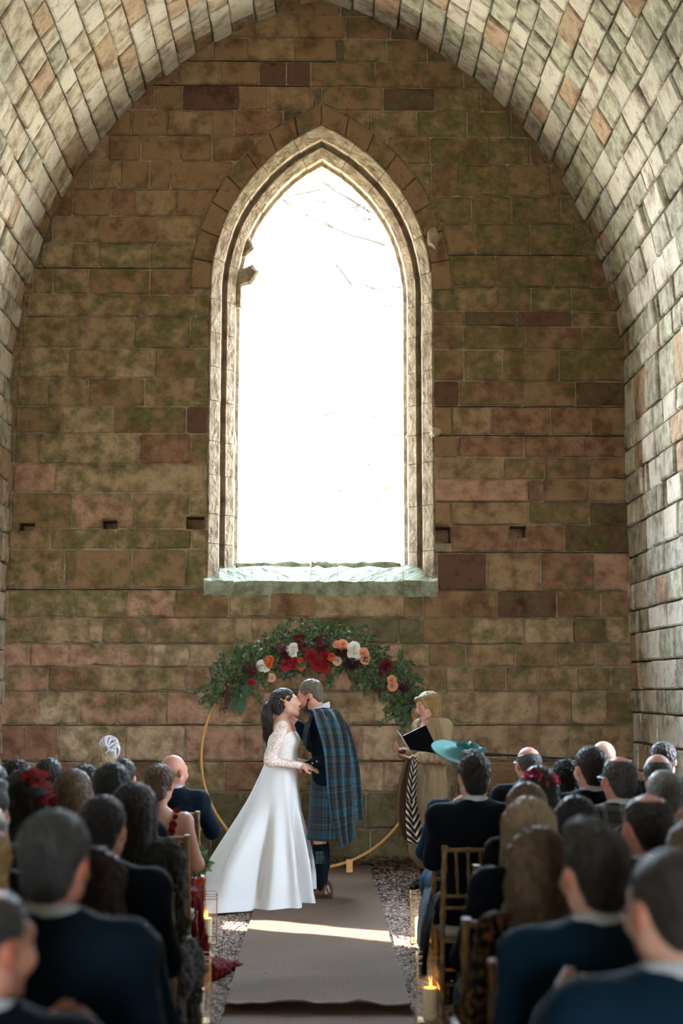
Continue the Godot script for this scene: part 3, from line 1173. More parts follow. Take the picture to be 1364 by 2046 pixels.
const SCARF_B = [Vector3(0.827, 1.124, 2.120), Vector3(0.802, 0.963, 2.160), Vector3(0.791, 0.777, 2.180), Vector3(0.806, 0.590, 2.180), Vector3(0.840, 0.419, 2.170)]
const FOLDER_R = [Vector3(0.720, 1.316, 2.180), Vector3(0.923, 1.406, 2.060), Vector3(1.037, 1.164, 2.060), Vector3(0.789, 1.203, 2.180)]
const FOLDER_L = [Vector3(0.720, 1.316, 2.180), Vector3(0.680, 1.375, 2.020), Vector3(0.748, 1.256, 2.020), Vector3(0.789, 1.203, 2.180)]
const FOLDER_RP = [Vector3(0.726, 1.326, 2.175), Vector3(0.919, 1.412, 2.060), Vector3(1.028, 1.172, 2.060), Vector3(0.794, 1.215, 2.175)]
const FOLDER_LP = [Vector3(0.724, 1.320, 2.170), Vector3(0.688, 1.371, 2.030), Vector3(0.752, 1.260, 2.030), Vector3(0.790, 1.211, 2.170)]
const RING_AT = Vector3(0.717, 1.183, 2.100)


# ------------------------------------------------------------------ outside the window
func leaf_quad(b: Buf, at: Vector3, dir: Vector3, up: Vector3, l: float, w: float, col: Color) -> void:
	# a small folded leaf: two halves either side of the midrib
	var s := dir.cross(up).normalized()
	var n := s.cross(dir).normalized()
	var tip := at + dir * l
	var mid := at + dir * l * 0.45 - n * w * 0.12
	b.flat([at, mid + s * w * 0.5 + n * w * 0.2, tip], n, col)
	b.flat([at, mid - s * w * 0.5 + n * w * 0.2, tip], n, col)


func twig(b: Buf, from: Vector3, dir: Vector3, length: float, r: float, depth: int, leaves: Buf, pr: RandomNumberGenerator, tones: Array) -> void:
	var path := [from]
	var p := from
	var d := dir.normalized()
	var steps := 6
	for k in steps:
		d = (d + Vector3(pr.randf_range(-0.25, 0.25), pr.randf_range(-0.2, 0.22), pr.randf_range(-0.2, 0.2))).normalized()
		p += d * length / steps
		path.append(p)
		if depth > 0 and k >= 1 and pr.randf() < 0.75:
			var nd := (d + Vector3(pr.randf_range(-0.8, 0.8), pr.randf_range(-0.7, 0.7), pr.randf_range(-0.5, 0.5))).normalized()
			twig(b, p, nd, length * pr.randf_range(0.35, 0.6), r * 0.68, depth - 1, leaves, pr, tones)
		if depth <= 1 and pr.randf() < 0.35:
			var ld := Vector3(pr.randf_range(-1, 1), pr.randf_range(-1, 0.4), pr.randf_range(-1, 1)).normalized()
			leaf_quad(leaves, p, ld, Vector3(0.2, 0.4, 1), pr.randf_range(0.10, 0.20), pr.randf_range(0.06, 0.11), tones[pr.randi() % tones.size()])
	b.tube(path, [r, r * 0.85, r * 0.7, r * 0.55, r * 0.45, r * 0.35, r * 0.25], 5, false)


func build_outside() -> void:
	var g := setting("ground_outside", "sunlit pale grass outside the chapel walls", "ground")
	var b := Buf.new()
	b.box(Vector3(-60, -0.5, -60), Vector3(60, -0.32, 80))
	part("grass", b.mesh(), M.turf, g)
	var pr := RandomNumberGenerator.new()
	pr.seed = 21
	var bark := mat("bark", Color(0.20, 0.17, 0.13), 0.9)
	var lv := mat("autumn_leaf", Color(1, 1, 1), 0.7)
	lv.vertex_color_use_as_albedo = true
	var greens := [Color(0.10, 0.12, 0.03), Color(0.16, 0.16, 0.04), Color(0.22, 0.15, 0.04)]
	var oranges := [Color(0.55, 0.22, 0.03), Color(0.6, 0.33, 0.05), Color(0.45, 0.35, 0.06)]
	# two trees stand to the right outside; thin branches reach across the opening
	for t in [[Vector3(3.6, -0.32, -4.4), 0.16, 11.0, "bare branched tree with sparse green leaves outside the window", [[5.9, -2.8, 0.9, 0.012], [6.55, -3.0, 0.5, 0.011], [5.1, -2.9, 0.35, 0.009], [9.2, -3.4, 0.2, 0.011], [8.4, -3.3, 0.5, 0.012], [8.9, -2.9, 0.1, 0.010]], greens],
			[Vector3(-3.4, -0.32, -6.0), 0.12, 5.2, "low autumn tree with orange leaves behind the window sill", [[3.6, 2.6, 0.3, 0.009], [3.75, 3.0, 0.25, 0.009], [3.9, 2.2, 0.2, 0.008]], oranges]]:
		var tree := thing("bare_tree", t[3], "tree", t[0])
		var tb := Buf.new()
		var path := []
		for k in 9:
			path.append(Vector3(0.12 * sin(k * 1.3), t[2] * k / 8.0, 0.1 * cos(k * 1.7)))
		tb.tube(path, [t[1], t[1] * 0.9, t[1] * 0.82, t[1] * 0.74, t[1] * 0.64, t[1] * 0.52, t[1] * 0.4, t[1] * 0.28, t[1] * 0.15], 8)
		part("trunk", tb.mesh(), bark, tree)
		var leaves := Buf.new()
		for q in t[4]:
			var br := Buf.new()
			twig(br, Vector3(0, q[0], 0), Vector3(q[1], q[2], 0.25), absf(q[1]) * 1.25, q[3] * 2.6, 2, leaves, pr, t[5])
			part("branch", br.mesh(), bark, tree)
		var lo := part("leaves", leaves.mesh(), lv, tree)
		lo.set_meta("kind", "stuff")


	# an unseen dense tree, added to keep the sun off the window
	var big := thing("added_shade_tree", "tall dense evergreen out of view, added to shade the window from the sun", "tree", Vector3(-10.2, -0.32, -6.3))
	var tb2 := Buf.new()
	tb2.tube([Vector3.ZERO, Vector3(0, 8, 0), Vector3(0, 19, 0)], [0.35, 0.25, 0.05], 8)
	part("trunk", tb2.mesh(), bark, big)
	var cb := Buf.new()
	for k in 60:
		var p := Vector3(pr.randf_range(-1, 1), pr.randf_range(-1, 1), pr.randf_range(-1, 1))
		cb.blob(Vector3(p.x * 2.0, 14.6 + p.y * 3.4, p.z * 2.0), Vector3(1.1, 0.8, 1.1) * pr.randf_range(0.8, 1.2), 8)
	roughen(cb, 0.25, Vector3(2, 2, 2))
	part("crown", cb.mesh(), mat("evergreen", Color(0.16, 0.21, 0.10), 0.9), big)


# ------------------------------------------------------------------ the flower hoop
func rose_mesh(petals: int, open: float, seed_: int) -> Mesh:
	# layered cupped petals, unit radius, facing +z
	var b := Buf.new()
	var pr := RandomNumberGenerator.new()
	pr.seed = seed_
	for ring in 4:
		var r := [0.95, 0.72, 0.48, 0.24][ring] as float
		var n := maxi(3, petals - ring)
		for k in n:
			var an := TAU * (k + ring * 0.5 + pr.randf() * 0.2) / n
			var u := Vector3(cos(an), sin(an), 0)
			var s := Vector3(-sin(an), cos(an), 0)
			var w := r * 2.2 / n * 1.5
			var lift := lerpf(0.15, 0.75, ring / 3.0)
			var rows := []
			for a in 4:
				var f := a / 3.0
				var row := []
				for c in 3:
					var e := (c - 1) * w * (0.35 + 0.65 * sin(minf(f * 2.2, 1.6)))
					var d := r * f * (1.0 - 0.12 * absf(c - 1))
					var h := lift * sin(f * 1.5) * (1.0 if ring > 0 else open) + ring * 0.08 + pr.randf_range(-0.03, 0.03)
					row.append(u * d * lerpf(1.0, 0.75, lift * f) + s * e + Vector3(0, 0, h - 0.1))
				rows.append(row)
			b.grid(rows)
	b.blob(Vector3(0, 0, 0.35), Vector3(0.22, 0.22, 0.3), 6)
	return b.mesh()


func spiky_mesh(seed_: int) -> Mesh:
	# a dahlia or protea head: many narrow petals on a dome
	var b := Buf.new()
	var pr := RandomNumberGenerator.new()
	pr.seed = seed_
	for k in 60:
		var f := (k + 0.5) / 60.0
		var th := acos(1.0 - f * 1.15)
		var an := k * 2.39996
		var d := Vector3(sin(th) * cos(an), sin(th) * sin(an), cos(th))
		leaf_quad(b, d * 0.35, (d + Vector3(pr.randf_range(-0.1, 0.1), pr.randf_range(-0.1, 0.1), 0.15)).normalized(), Vector3(0.1, 0.2, 1).cross(d) + Vector3(0.01, 0, 0), 0.65, 0.34, Color.WHITE)
	b.blob(Vector3.ZERO, Vector3(0.45, 0.45, 0.4), 8)
	return b.mesh()


const GATE_Z := 0.85
const GATE_C := Vector2(-0.066, 1.085)
const GATE_R := 1.03


func build_moon_gate() -> void:
	var gold := mat("gate_gold", Color(0.80, 0.60, 0.34), 0.45, 0.35)
	var gate := thing("moon_gate", "round golden hoop standing behind the couple against the end wall", "arch", Vector3(GATE_C.x, 0, GATE_Z))
	var hoop := Buf.new()
	for e in [[0.0, 0.014], [0.055, 0.010]]:
		var rows := []
		for k in 73:
			var an := TAU * k / 72.0
			var c := Vector3(cos(an) * GATE_R, GATE_C.y + sin(an) * GATE_R, -e[0])
			var u := Vector3(cos(an), sin(an), 0)
			var ring := []
			for j in 8:
				var t := TAU * j / 8
				ring.append(c + (u * cos(t) + Vector3(0, 0, 1) * sin(t)) * e[1])
			rows.append(ring)
		hoop.outward(rows)
	part("hoop", hoop.mesh(), gold, gate)
	for x in [-0.42, 0.36]:
		var f := Buf.new()
		f.box(Vector3(x - 0.03, 0, -0.03), Vector3(x + 0.03, GATE_C.y - sqrt(GATE_R * GATE_R - x * x) + 0.02, 0.03))
		part("foot", f.mesh(), gold, gate)
	var base := Buf.new()
	base.box(Vector3(-0.42, 0.0, -0.028), Vector3(0.36, 0.02, 0.028))
	part("base_plate", base.mesh(), gold, gate)
	# the garland
	var gar := thing("flower_garland", "thick garland of dark green leaves and red, white and peach flowers over the hoop", "garland", Vector3(GATE_C.x, GATE_C.y, GATE_Z))
	var pr := RandomNumberGenerator.new()
	pr.seed = 404
	var leaf_m := mat("garland_leaf", Color(1, 1, 1), 0.55)
	leaf_m.vertex_color_use_as_albedo = true
	leaf_m.backlight_enabled = true
	leaf_m.backlight = Color(0.12, 0.16, 0.08)
	var small := Buf.new()
	var stems := Buf.new()
	var tones := [Color(0.036, 0.060, 0.012), Color(0.05, 0.08, 0.016), Color(0.022, 0.040, 0.009), Color(0.08, 0.11, 0.03), Color(0.12, 0.15, 0.065)]
	for k in 380:
		var f := pr.randf()
		var an := lerpf(deg_to_rad(148), deg_to_rad(25), f)
		var thick := 0.14 * sin(PI * clampf(f * 0.8 + 0.1, 0, 1)) + 0.035
		var rr := GATE_R + pr.randf_range(-0.8, 1.0) * thick
		var at := Vector3(cos(an) * rr, sin(an) * rr, pr.randf_range(-0.06, 0.12))
		var out := Vector3(cos(an), sin(an), 0)
		var tang := Vector3(-sin(an), cos(an), 0) * (1.0 if pr.randf() < 0.5 else -1.0)
		var d := (tang * 0.7 + out * pr.randf_range(-0.6, 0.9) + Vector3(0, 0, pr.randf_range(-0.2, 0.5))).normalized()
		if rr < GATE_R - 0.4 * thick:
			d = (d + Vector3(0, -0.9, 0.1)).normalized()
		var l := pr.randf_range(0.10, 0.24)
		var path := [at, at + d * l * 0.5 + out * 0.01, at + d * l + Vector3(0, -0.02, 0)]
		stems.tube(path, [0.003, 0.002, 0.001], 4, false, Color(0.05, 0.08, 0.03))
		for j in 11:
			var t := (j + 1) / 11.0
			var p: Vector3 = at + d * l * t - Vector3(0, 0.02 * t * t, 0)
			for sgn in [-1, 1]:
				var sd: Vector3 = d.cross(Vector3(pr.randf_range(-0.4, 0.4), pr.randf_range(-0.4, 0.4), 1)).normalized() * sgn
				leaf_quad(small, p, (d * 0.7 + sd * 0.8 + Vector3(0, 0, pr.randf_range(-0.3, 0.5))).normalized(), Vector3(pr.randf_range(-0.5, 0.5), pr.randf_range(0, 0.7), 1), pr.randf_range(0.03, 0.052), pr.randf_range(0.017, 0.028), tones[pr.randi() % 5])
	var fo := part("foliage", small.mesh(), leaf_m, gar)
	fo.set_meta("kind", "stuff")
	var so := part("stems", stems.mesh(), leaf_m, gar)
	so.set_meta("kind", "stuff")
	# single large leaves hanging at the left end, and the tail at the right
	var big := Buf.new()
	for a in 7:
		var row := []
	var rows := []
	for a in 7:
		var f := a / 6.0
		var row := []
		for c in 3:
			row.append(Vector3((c - 1) * 0.042 * sin(PI * minf(f * 0.9 + 0.08, 1.0)), -0.17 * f, 0.01 * absf(c - 1) - 0.02 * f * f))
		rows.append(row)
	big.grid(rows, false, Color(0.035, 0.09, 0.035))
	var big_mesh := big.mesh()
	for q in [[-0.70, 0.57, 0.35], [-0.655, 0.54, -0.05], [-0.63, 0.58, -0.25], [-0.68, 0.64, 0.1], [-0.74, 0.66, 0.5], [-0.60, 0.68, -0.4], [-0.78, 0.58, 0.3], [-0.56, 0.74, -0.3]]:
		var o := part("large_leaf", big_mesh, leaf_m, gar)
		o.position = Vector3(q[0], q[1], 0.1)
		o.rotation = Vector3(0.1, 0.2, q[2])
	# flowers: x and y from the hoop's centre, radius, colour
	var cols := {
		"burgundy": Color(0.40, 0.10, 0.14), "red": Color(0.55, 0.03, 0.06), "crimson": Color(0.36, 0.03, 0.07), "white": Color(0.90, 0.88, 0.82), "orange": Color(0.80, 0.36, 0.16),
		"peach": Color(0.86, 0.58, 0.46), "mauve": Color(0.52, 0.28, 0.33), "plum": Color(0.30, 0.09, 0.18), "blush": Color(0.85, 0.68, 0.58)}
	for c in cols:
		var m := mat("petal_" + c, cols[c], 0.75)
		m.backlight_enabled = true
		m.backlight = cols[c] * 0.35
	var roses := [rose_mesh(6, 1.0, 1), rose_mesh(7, 0.8, 2), rose_mesh(5, 1.2, 3)]
	var spikes := [spiky_mesh(5), spiky_mesh(6)]
	var k2 := 0
	for q in FLOWERS:
		var spiky: bool = q[3] in ["burgundy", "plum", "mauve"]
		var o := part("dahlia" if spiky else "rose", spikes[k2 % 2] if spiky else roses[k2 % 3], M["petal_" + q[3]], gar)
		o.position = Vector3(q[0], q[1], 0.155 + pr.randf_range(-0.01, 0.03))
		o.rotation = Vector3(pr.randf_range(-0.35, 0.25), pr.randf_range(-0.3, 0.3), pr.randf() * TAU)
		o.scale = Vector3.ONE * q[2] * 1.35
		o.set_meta("label", "%s %s" % [q[3], "dahlia head" if spiky else "rose bloom"])
		k2 += 1
	# hanging amaranth tassels
	var am := mat("amaranth", Color(0.42, 0.13, 0.18), 0.9)
	for q in [[-0.80, 0.72, 0.32, 0.014], [-0.70, 0.80, 0.20, 0.008], [0.57, 0.88, 0.20, 0.009], [0.645, 0.84, 0.31, 0.018], [0.83, 0.74, 0.17, 0.01], [-0.775, 0.60, 0.17, 0.016]]:
		var tb := Buf.new()
		for j in int(q[2] / 0.011):
			var f: float = j * 0.011 / q[2]
			var p := Vector3(q[0] + 0.012 * sin(f * 5.0) + pr.randf_range(-1, 1) * q[3] * 0.4, q[1] - j * 0.011, 0.12 + pr.randf_range(-1, 1) * q[3] * 0.4)
			tb.blob(p, Vector3(1, 0.9, 1) * q[3] * pr.randf_range(0.6, 1.0) * (1.0 - 0.45 * f), 6)
		part("amaranth_tassel", tb.mesh(), am, gar)
	# trailing greenery at the right end
	var tail := Buf.new()
	for j in 90:
		var f := j / 90.0
		var p := Vector3(0.905 + 0.015 * sin(f * 9.0), 0.66 - 0.26 * f, 0.08)
		var d := Vector3(pr.randf_range(-1, 1), pr.randf_range(-1.2, 0.2), pr.randf_range(-0.5, 1)).normalized()
		leaf_quad(tail, p, d, Vector3(0, 0.3, 1), 0.035, 0.02, tones[pr.randi() % 3])
	var to := part("trailing_leaves", tail.mesh(), leaf_m, gar)
	to.set_meta("kind", "stuff")


# ------------------------------------------------------------------ lanterns, leaves, microphone
func build_lantern(label: String, at: Vector3, turn: float) -> void:
	var w := 0.068
	var h := 0.335
	var t := thing("candle_lantern", label, "lantern", at, turn, "gold wire lanterns along the aisle")
	var bars := Buf.new()
	for sx in [-1, 1]:
		for sz in [-1, 1]:
			bars.box(Vector3(sx * w - 0.002, 0, sz * w - 0.002), Vector3(sx * w + 0.002, h, sz * w + 0.002))
		for y in [0.004, 0.055, h - 0.035, h]:
			bars.box(Vector3(sx * w - 0.002, y - 0.002, -w), Vector3(sx * w + 0.002, y + 0.002, w))
			bars.box(Vector3(-w, y - 0.002, sx * w - 0.002), Vector3(w, y + 0.002, sx * w + 0.002))
	part("wire_frame", bars.mesh(), M.brass, t)
	for k in 4:
		var p := Buf.new()
		var a := PI / 2 * k
		var n := Vector3(sin(a), 0, cos(a))
		var s := Vector3(cos(a), 0, -sin(a))
		var c := n * (w - 0.001)
		p.flat([c - s * w + Vector3(0, 0.006, 0), c + s * w + Vector3(0, 0.006, 0), c + s * w + Vector3(0, h - 0.036, 0), c - s * w + Vector3(0, h - 0.036, 0)], n)
		part("glass_pane", p.mesh(), M.pane, t)
	var bs := Buf.new()
	bs.box(Vector3(-w, 0, -w), Vector3(w, 0.004, w))
	part("base_plate", bs.mesh(), M.brass, t)
	var cn := thing("pillar_candle", "ivory pillar candle burning in the lantern" + label.replace("gold wire lantern", ""), "candle", at + Vector3(0, 0.004, 0), 0.0, "pillar candles in the lanterns")
	var wx := Buf.new()
	wx.lathe(Vector3.ZERO, [[0.001, 0.0], [0.036, 0.001], [0.037, 0.01], [0.037, 0.158], [0.034, 0.163], [0.027, 0.160], [0.015, 0.155], [0.001, 0.154]], 20)
	part("wax", wx.mesh(), M.wax, cn)
	var wk := Buf.new()
	wk.tube([Vector3(0, 0.152, 0), Vector3(0.001, 0.162, 0), Vector3(0.003, 0.170, 0)], [0.0012], 5)
	part("wick", wk.mesh(), M.wick, cn)
	var fl := Buf.new()
	fl.lathe(Vector3(0.003, 0.166, 0), [[0.0005, 0.0], [0.005, 0.006], [0.0065, 0.013], [0.0045, 0.024], [0.002, 0.033], [0.0003, 0.038]], 10)
	part("flame", fl.mesh(), M.flame, cn)
	var li := OmniLight3D.new()
	li.name = "candle_light"
	li.light_color = Color(1.0, 0.66, 0.32)
	li.light_energy = 0.008
	li.light_size = 0.006
	li.omni_range = 8.0
	li.omni_attenuation = 2.0
	li.shadow_enabled = true
	cn.add_child(li)
	li.position = Vector3(0.003, 0.182, 0)


func build_small_things() -> void:
	mat("brass", Color(0.58, 0.45, 0.25), 0.4, 0.9)
	mat("wax", Color(0.86, 0.80, 0.62), 0.55)
	mat("wick", Color(0.08, 0.06, 0.05), 0.9)
	var fl := mat("flame", Color(1.0, 0.72, 0.36), 0.6)
	fl.emission_enabled = true
	fl.emission = Color(1.0, 0.62, 0.28)
	fl.emission_energy_multiplier = 3.0
	var pane := mat("pane", Color(0.95, 1.0, 0.97, 0.06), 0.02)
	pane.transparency = BaseMaterial3D.TRANSPARENCY_ALPHA
	build_lantern("gold wire lantern beside the red velvet train", Vector3(-0.755, 0, 4.45), 0.1)
	build_lantern("gold wire lantern at the tip of the red velvet train", Vector3(-0.625, 0, 6.75), 0.12)
	build_lantern("gold wire lantern before the grey fur wrap", Vector3(0.585, 0, 6.75), -0.08)
	build_lantern("gold wire lantern beside the kilted guest's crumpled satin", Vector3(0.70, 0, 4.45), -0.1)
	build_lantern("gold wire lantern under the empty seat pads", Vector3(0.57, 0, 8.5), -0.05)
	build_lantern("gold wire lantern by the hem of the fur coat", Vector3(-0.60, 0, 8.5), 0.05)
	# a few dead leaves dropped on the runner
	var lm := mat("dead_leaf", Color(0.16, 0.09, 0.05), 0.8)
	var k := 0
	for q in [[-0.30, 5.62], [-0.475, 5.93], [-0.42, 5.98], [0.165, 4.46], [0.39, 4.5], [0.45, 4.75], [0.19, 4.30]]:
		var b := Buf.new()
		var r := 0.022
		var pts := []
		for j in 9:
			var an := TAU * j / 9
			pts.append(Vector3(cos(an) * r * (1.0 if j % 2 else 0.62), 0.004 + 0.006 * sin(an * 2.0 + k), sin(an) * r * 0.7 * (1.0 if j % 2 else 0.7)))
		for j in 9:
			b.flat([Vector3(0, 0.003, 0), pts[j], pts[(j + 1) % 9]], Vector3.UP)
			b.flat([Vector3(0, 0.001, 0), pts[j] - Vector3(0, 0.002, 0), pts[(j + 1) % 9] - Vector3(0, 0.002, 0)], Vector3.DOWN)
		single("fallen_leaf", b.mesh(), lm, "curled brown dead leaf lying on the jute runner", "leaf", Vector3(q[0], 0.018, q[1]), k * 1.1, "dead leaves on the runner")
		k += 1
	# the boom microphone by the front row
	var black := mat("black_metal", Color(0.03, 0.03, 0.035), 0.4, 0.5)
	var st := thing("microphone_stand", "black boom microphone stand in front of the bald man in the front row", "microphone", Vector3(1.60, 0, 3.85))
	var b := Buf.new()
	b.tube([Vector3(0, 0.02, 0), Vector3(0, 1.22, 0)], [0.011, 0.009], 8)
	part("pole", b.mesh(), black, st)
	b = Buf.new()
	b.tube([Vector3(0.5, 1.185, 0), Vector3(0, 1.22, 0), Vector3(-0.28, 1.235, 0)], [0.008], 8)
	part("boom", b.mesh(), black, st)
	b = Buf.new()
	b.tube([Vector3(-0.26, 1.234, 0), Vector3(-0.38, 1.238, 0), Vector3(-0.43, 1.240, 0)], [0.012, 0.014, 0.017], 10)
	part("microphone", b.mesh(), black, st)
	b = Buf.new()
	b.lathe(Vector3(0, 1.22, 0), [[0.001, -0.03], [0.022, -0.025], [0.022, 0.02], [0.012, 0.04], [0.012, 0.07], [0.001, 0.075]], 10)
	part("clutch", b.mesh(), black, st)
	for j in 3:
		var an := TAU * j / 3 + 0.4
		b = Buf.new()
		b.tube([Vector3(0, 0.16, 0), Vector3(cos(an) * 0.28, 0.01, sin(an) * 0.28)], [0.009], 6)
		part("leg", b.mesh(), black, st)


# ------------------------------------------------------------------ bodies: distance fields meshed as surface nets
func cap(a: Vector3, b: Vector3, ra: float, rb: float, k := 0.03, op := 0) -> Array:
	return [0, op, k, a, b, ra, rb]


func ell(c: Vector3, r: Vector3, bs := Basis.IDENTITY, k := 0.03, op := 0) -> Array:
	return [1, op, k, c, r, bs]


func prim_box(p: Array) -> AABB:
	if p[0] == 0:
		var r := maxf(p[5], p[6])
		var a: Vector3 = p[3]
		var b: Vector3 = p[4]
		return AABB(a, Vector3.ZERO).expand(b).grow(r)
	var e: Vector3 = p[4]
	var bs: Basis = p[5]
	var h := (bs.x * e.x).abs() + (bs.y * e.y).abs() + (bs.z * e.z).abs()
	return AABB(p[3] - h, h * 2.0)


func sdf(buf: Buf, prims: Array, cell: float, col := Color.WHITE) -> void:
	var box := AABB()
	var started := false
	for p in prims:
		if p[1] == 0:
			box = box.merge(prim_box(p)) if started else prim_box(p)
			started = true
	box = box.grow(cell * 3.0)
	var nx := int(box.size.x / cell) + 2
	var ny := int(box.size.y / cell) + 2
	var nz := int(box.size.z / cell) + 2
	var o := box.position
	var g := PackedFloat32Array()
	g.resize(nx * ny * nz)
	g.fill(0.5)
	var row := nx
	var slab := nx * ny
	for p in prims:
		var k: float = p[2]
		var pb := prim_box(p).grow(k * 0.6 + cell * 3.0)
		var i0 := maxi(0, int((pb.position.x - o.x) / cell))
		var j0 := maxi(0, int((pb.position.y - o.y) / cell))
		var k0 := maxi(0, int((pb.position.z - o.z) / cell))
		var i1 := mini(nx - 1, int((pb.end.x - o.x) / cell) + 1)
		var j1 := mini(ny - 1, int((pb.end.y - o.y) / cell) + 1)
		var k1 := mini(nz - 1, int((pb.end.z - o.z) / cell) + 1)
		var op: int = p[1]
		var is_cap: bool = p[0] == 0
		var a: Vector3 = p[3]
		var ba := Vector3.ZERO
		var inv := 0.0
		var ra := 0.0
		var dr := 0.0
		var ir := Vector3.ONE
		var bt := Basis.IDENTITY
		if is_cap:
			ba = p[4] - p[3]
			inv = 1.0 / maxf(ba.length_squared(), 1e-9)
			ra = p[5]
			dr = p[6] - p[5]
		else:
			var e: Vector3 = p[4]
			ir = Vector3(1.0 / e.x, 1.0 / e.y, 1.0 / e.z)
			bt = (p[5] as Basis).transposed()
		for kk in range(k0, k1 + 1):
			for jj in range(j0, j1 + 1):
				var at := kk * slab + jj * row + i0
				var q := Vector3(o.x + i0 * cell, o.y + jj * cell, o.z + kk * cell) - a
				for ii in range(i0, i1 + 1):
					var d: float
					if is_cap:
						var t := clampf(q.dot(ba) * inv, 0.0, 1.0)
						d = (q - ba * t).length() - ra - dr * t
					else:
						var u := (bt * q) * ir
						var k0_ := u.length()
						d = k0_ * (k0_ - 1.0) / maxf((u * ir).length(), 1e-6)
					var old := g[at]
					if op == 0:
						var h := maxf(k - absf(old - d), 0.0)
						g[at] = minf(old, d) - h * h * 0.25 / k
					else:
						var h := maxf(k - absf(old + d), 0.0)
						g[at] = maxf(old, -d) + h * h * 0.25 / k
					at += 1
					q.x += cell
	# surface nets
	var where := PackedInt32Array()
	where.resize(nx * ny * nz)
	where.fill(-1)
	var lim := cell * 3.5
	var offs := [0, 1, row, row + 1, slab, slab + 1, slab + row, slab + row + 1]
	var edges := [[0, 1], [2, 3], [4, 5], [6, 7], [0, 2], [1, 3], [4, 6], [5, 7], [0, 4], [1, 5], [2, 6], [3, 7]]
	var corner := [Vector3(0, 0, 0), Vector3(1, 0, 0), Vector3(0, 1, 0), Vector3(1, 1, 0), Vector3(0, 0, 1), Vector3(1, 0, 1), Vector3(0, 1, 1), Vector3(1, 1, 1)]
	var made := PackedInt32Array()
	for kk in nz - 1:
		for jj in ny - 1:
			var at := kk * slab + jj * row
			for ii in nx - 1:
				var v0 := g[at]
				if absf(v0) < lim:
					var v1 := g[at + 1]
					var v2 := g[at + row]
					var v3 := g[at + row + 1]
					var v4 := g[at + slab]
					var v5 := g[at + slab + 1]
					var v6 := g[at + slab + row]
					var v7 := g[at + slab + row + 1]
					var lo := minf(minf(minf(v0, v1), minf(v2, v3)), minf(minf(v4, v5), minf(v6, v7)))
					var hi := maxf(maxf(maxf(v0, v1), maxf(v2, v3)), maxf(maxf(v4, v5), maxf(v6, v7)))
					if lo < 0.0 and hi >= 0.0:
						var vals := [v0, v1, v2, v3, v4, v5, v6, v7]
						var sum := Vector3.ZERO
						var n := 0
						for e in edges:
							var x: float = vals[e[0]]
							var y: float = vals[e[1]]
							if (x < 0.0) != (y < 0.0):
								var ca: Vector3 = corner[e[0]]
								sum += ca.lerp(corner[e[1]], x / (x - y))
								n += 1
						var gr := Vector3(v1 + v3 + v5 + v7 - v0 - v2 - v4 - v6, v2 + v3 + v6 + v7 - v0 - v1 - v4 - v5, v4 + v5 + v6 + v7 - v0 - v1 - v2 - v3)
						where[at] = buf.add(o + (Vector3(ii, jj, kk) + sum / n) * cell, gr.normalized(), Vector2.ZERO, col)
						made.append(at)
				at += 1
	for at in made:
		var s := g[at] < 0.0
		for ax in 3:
			var st: int = [1, row, slab][ax]
			var b: int = [row, slab, 1][ax]
			var c: int = [slab, 1, row][ax]
			if (g[at + st] < 0.0) != s:
				if at - b < 0 or at - c < 0 or at - b - c < 0:
					continue
				var w0 := where[at]
				var w1 := where[at - b]
				var w2 := where[at - b - c]
				var w3 := where[at - c]
				if w1 < 0 or w2 < 0 or w3 < 0:
					continue
				buf.tri(w0, w1, w2)
				buf.tri(w0, w2, w3)


func roughen(buf: Buf, amp: float, scale: Vector3, first := 0) -> void:
	for k in range(first, buf.v.size()):
		var p := buf.v[k] * scale
		buf.v[k] += buf.n[k] * amp * (fine.get_noise_3dv(p) + 0.5 * fine.get_noise_3dv(p * 2.3))
	buf.resmooth(first)


func dye(buf: Buf, at: Vector3, r: Vector3, col: Color, bs := Basis.IDENTITY) -> void:
	var bt := bs.transposed()
	for k in buf.v.size():
		var d := ((bt * (buf.v[k] - at)) / r).length()
		if d < 1.0:
			buf.c[k] = buf.c[k].lerp(col, clampf((1.0 - d) * 3.0, 0.0, 1.0))


# ---- skeletons: facing -z, right hand on +x
func seated_pose() -> Dictionary:
	return {
		"pelvis": Vector3(0, 0.56, 0.02), "chest": Vector3(0, 0.90, 0.05), "neck": Vector3(0, 1.075, 0.055), "head": Vector3(0, 1.225, 0.015), "hb": Basis.IDENTITY,
		"shL": Vector3(-0.178, 1.02, 0.05), "shR": Vector3(0.178, 1.02, 0.05), "elL": Vector3(-0.235, 0.76, 0.02), "elR": Vector3(0.235, 0.76, 0.02),
		"wrL": Vector3(-0.07, 0.66, -0.22), "wrR": Vector3(0.07, 0.675, -0.22), "hdL": [Vector3(0.35, -0.1, -0.9), Vector3(0.5, -0.8, 0.1)], "hdR": [Vector3(-0.45, -0.05, -0.9), Vector3(-0.4, -0.9, 0.1)],
		"hipL": Vector3(-0.09, 0.54, 0.0), "hipR": Vector3(0.09, 0.54, 0.0), "knL": Vector3(-0.115, 0.51, -0.44), "knR": Vector3(0.115, 0.51, -0.44),
		"anL": Vector3(-0.11, 0.09, -0.44), "anR": Vector3(0.11, 0.09, -0.40), "w": 1.0, "curl": 0.5}


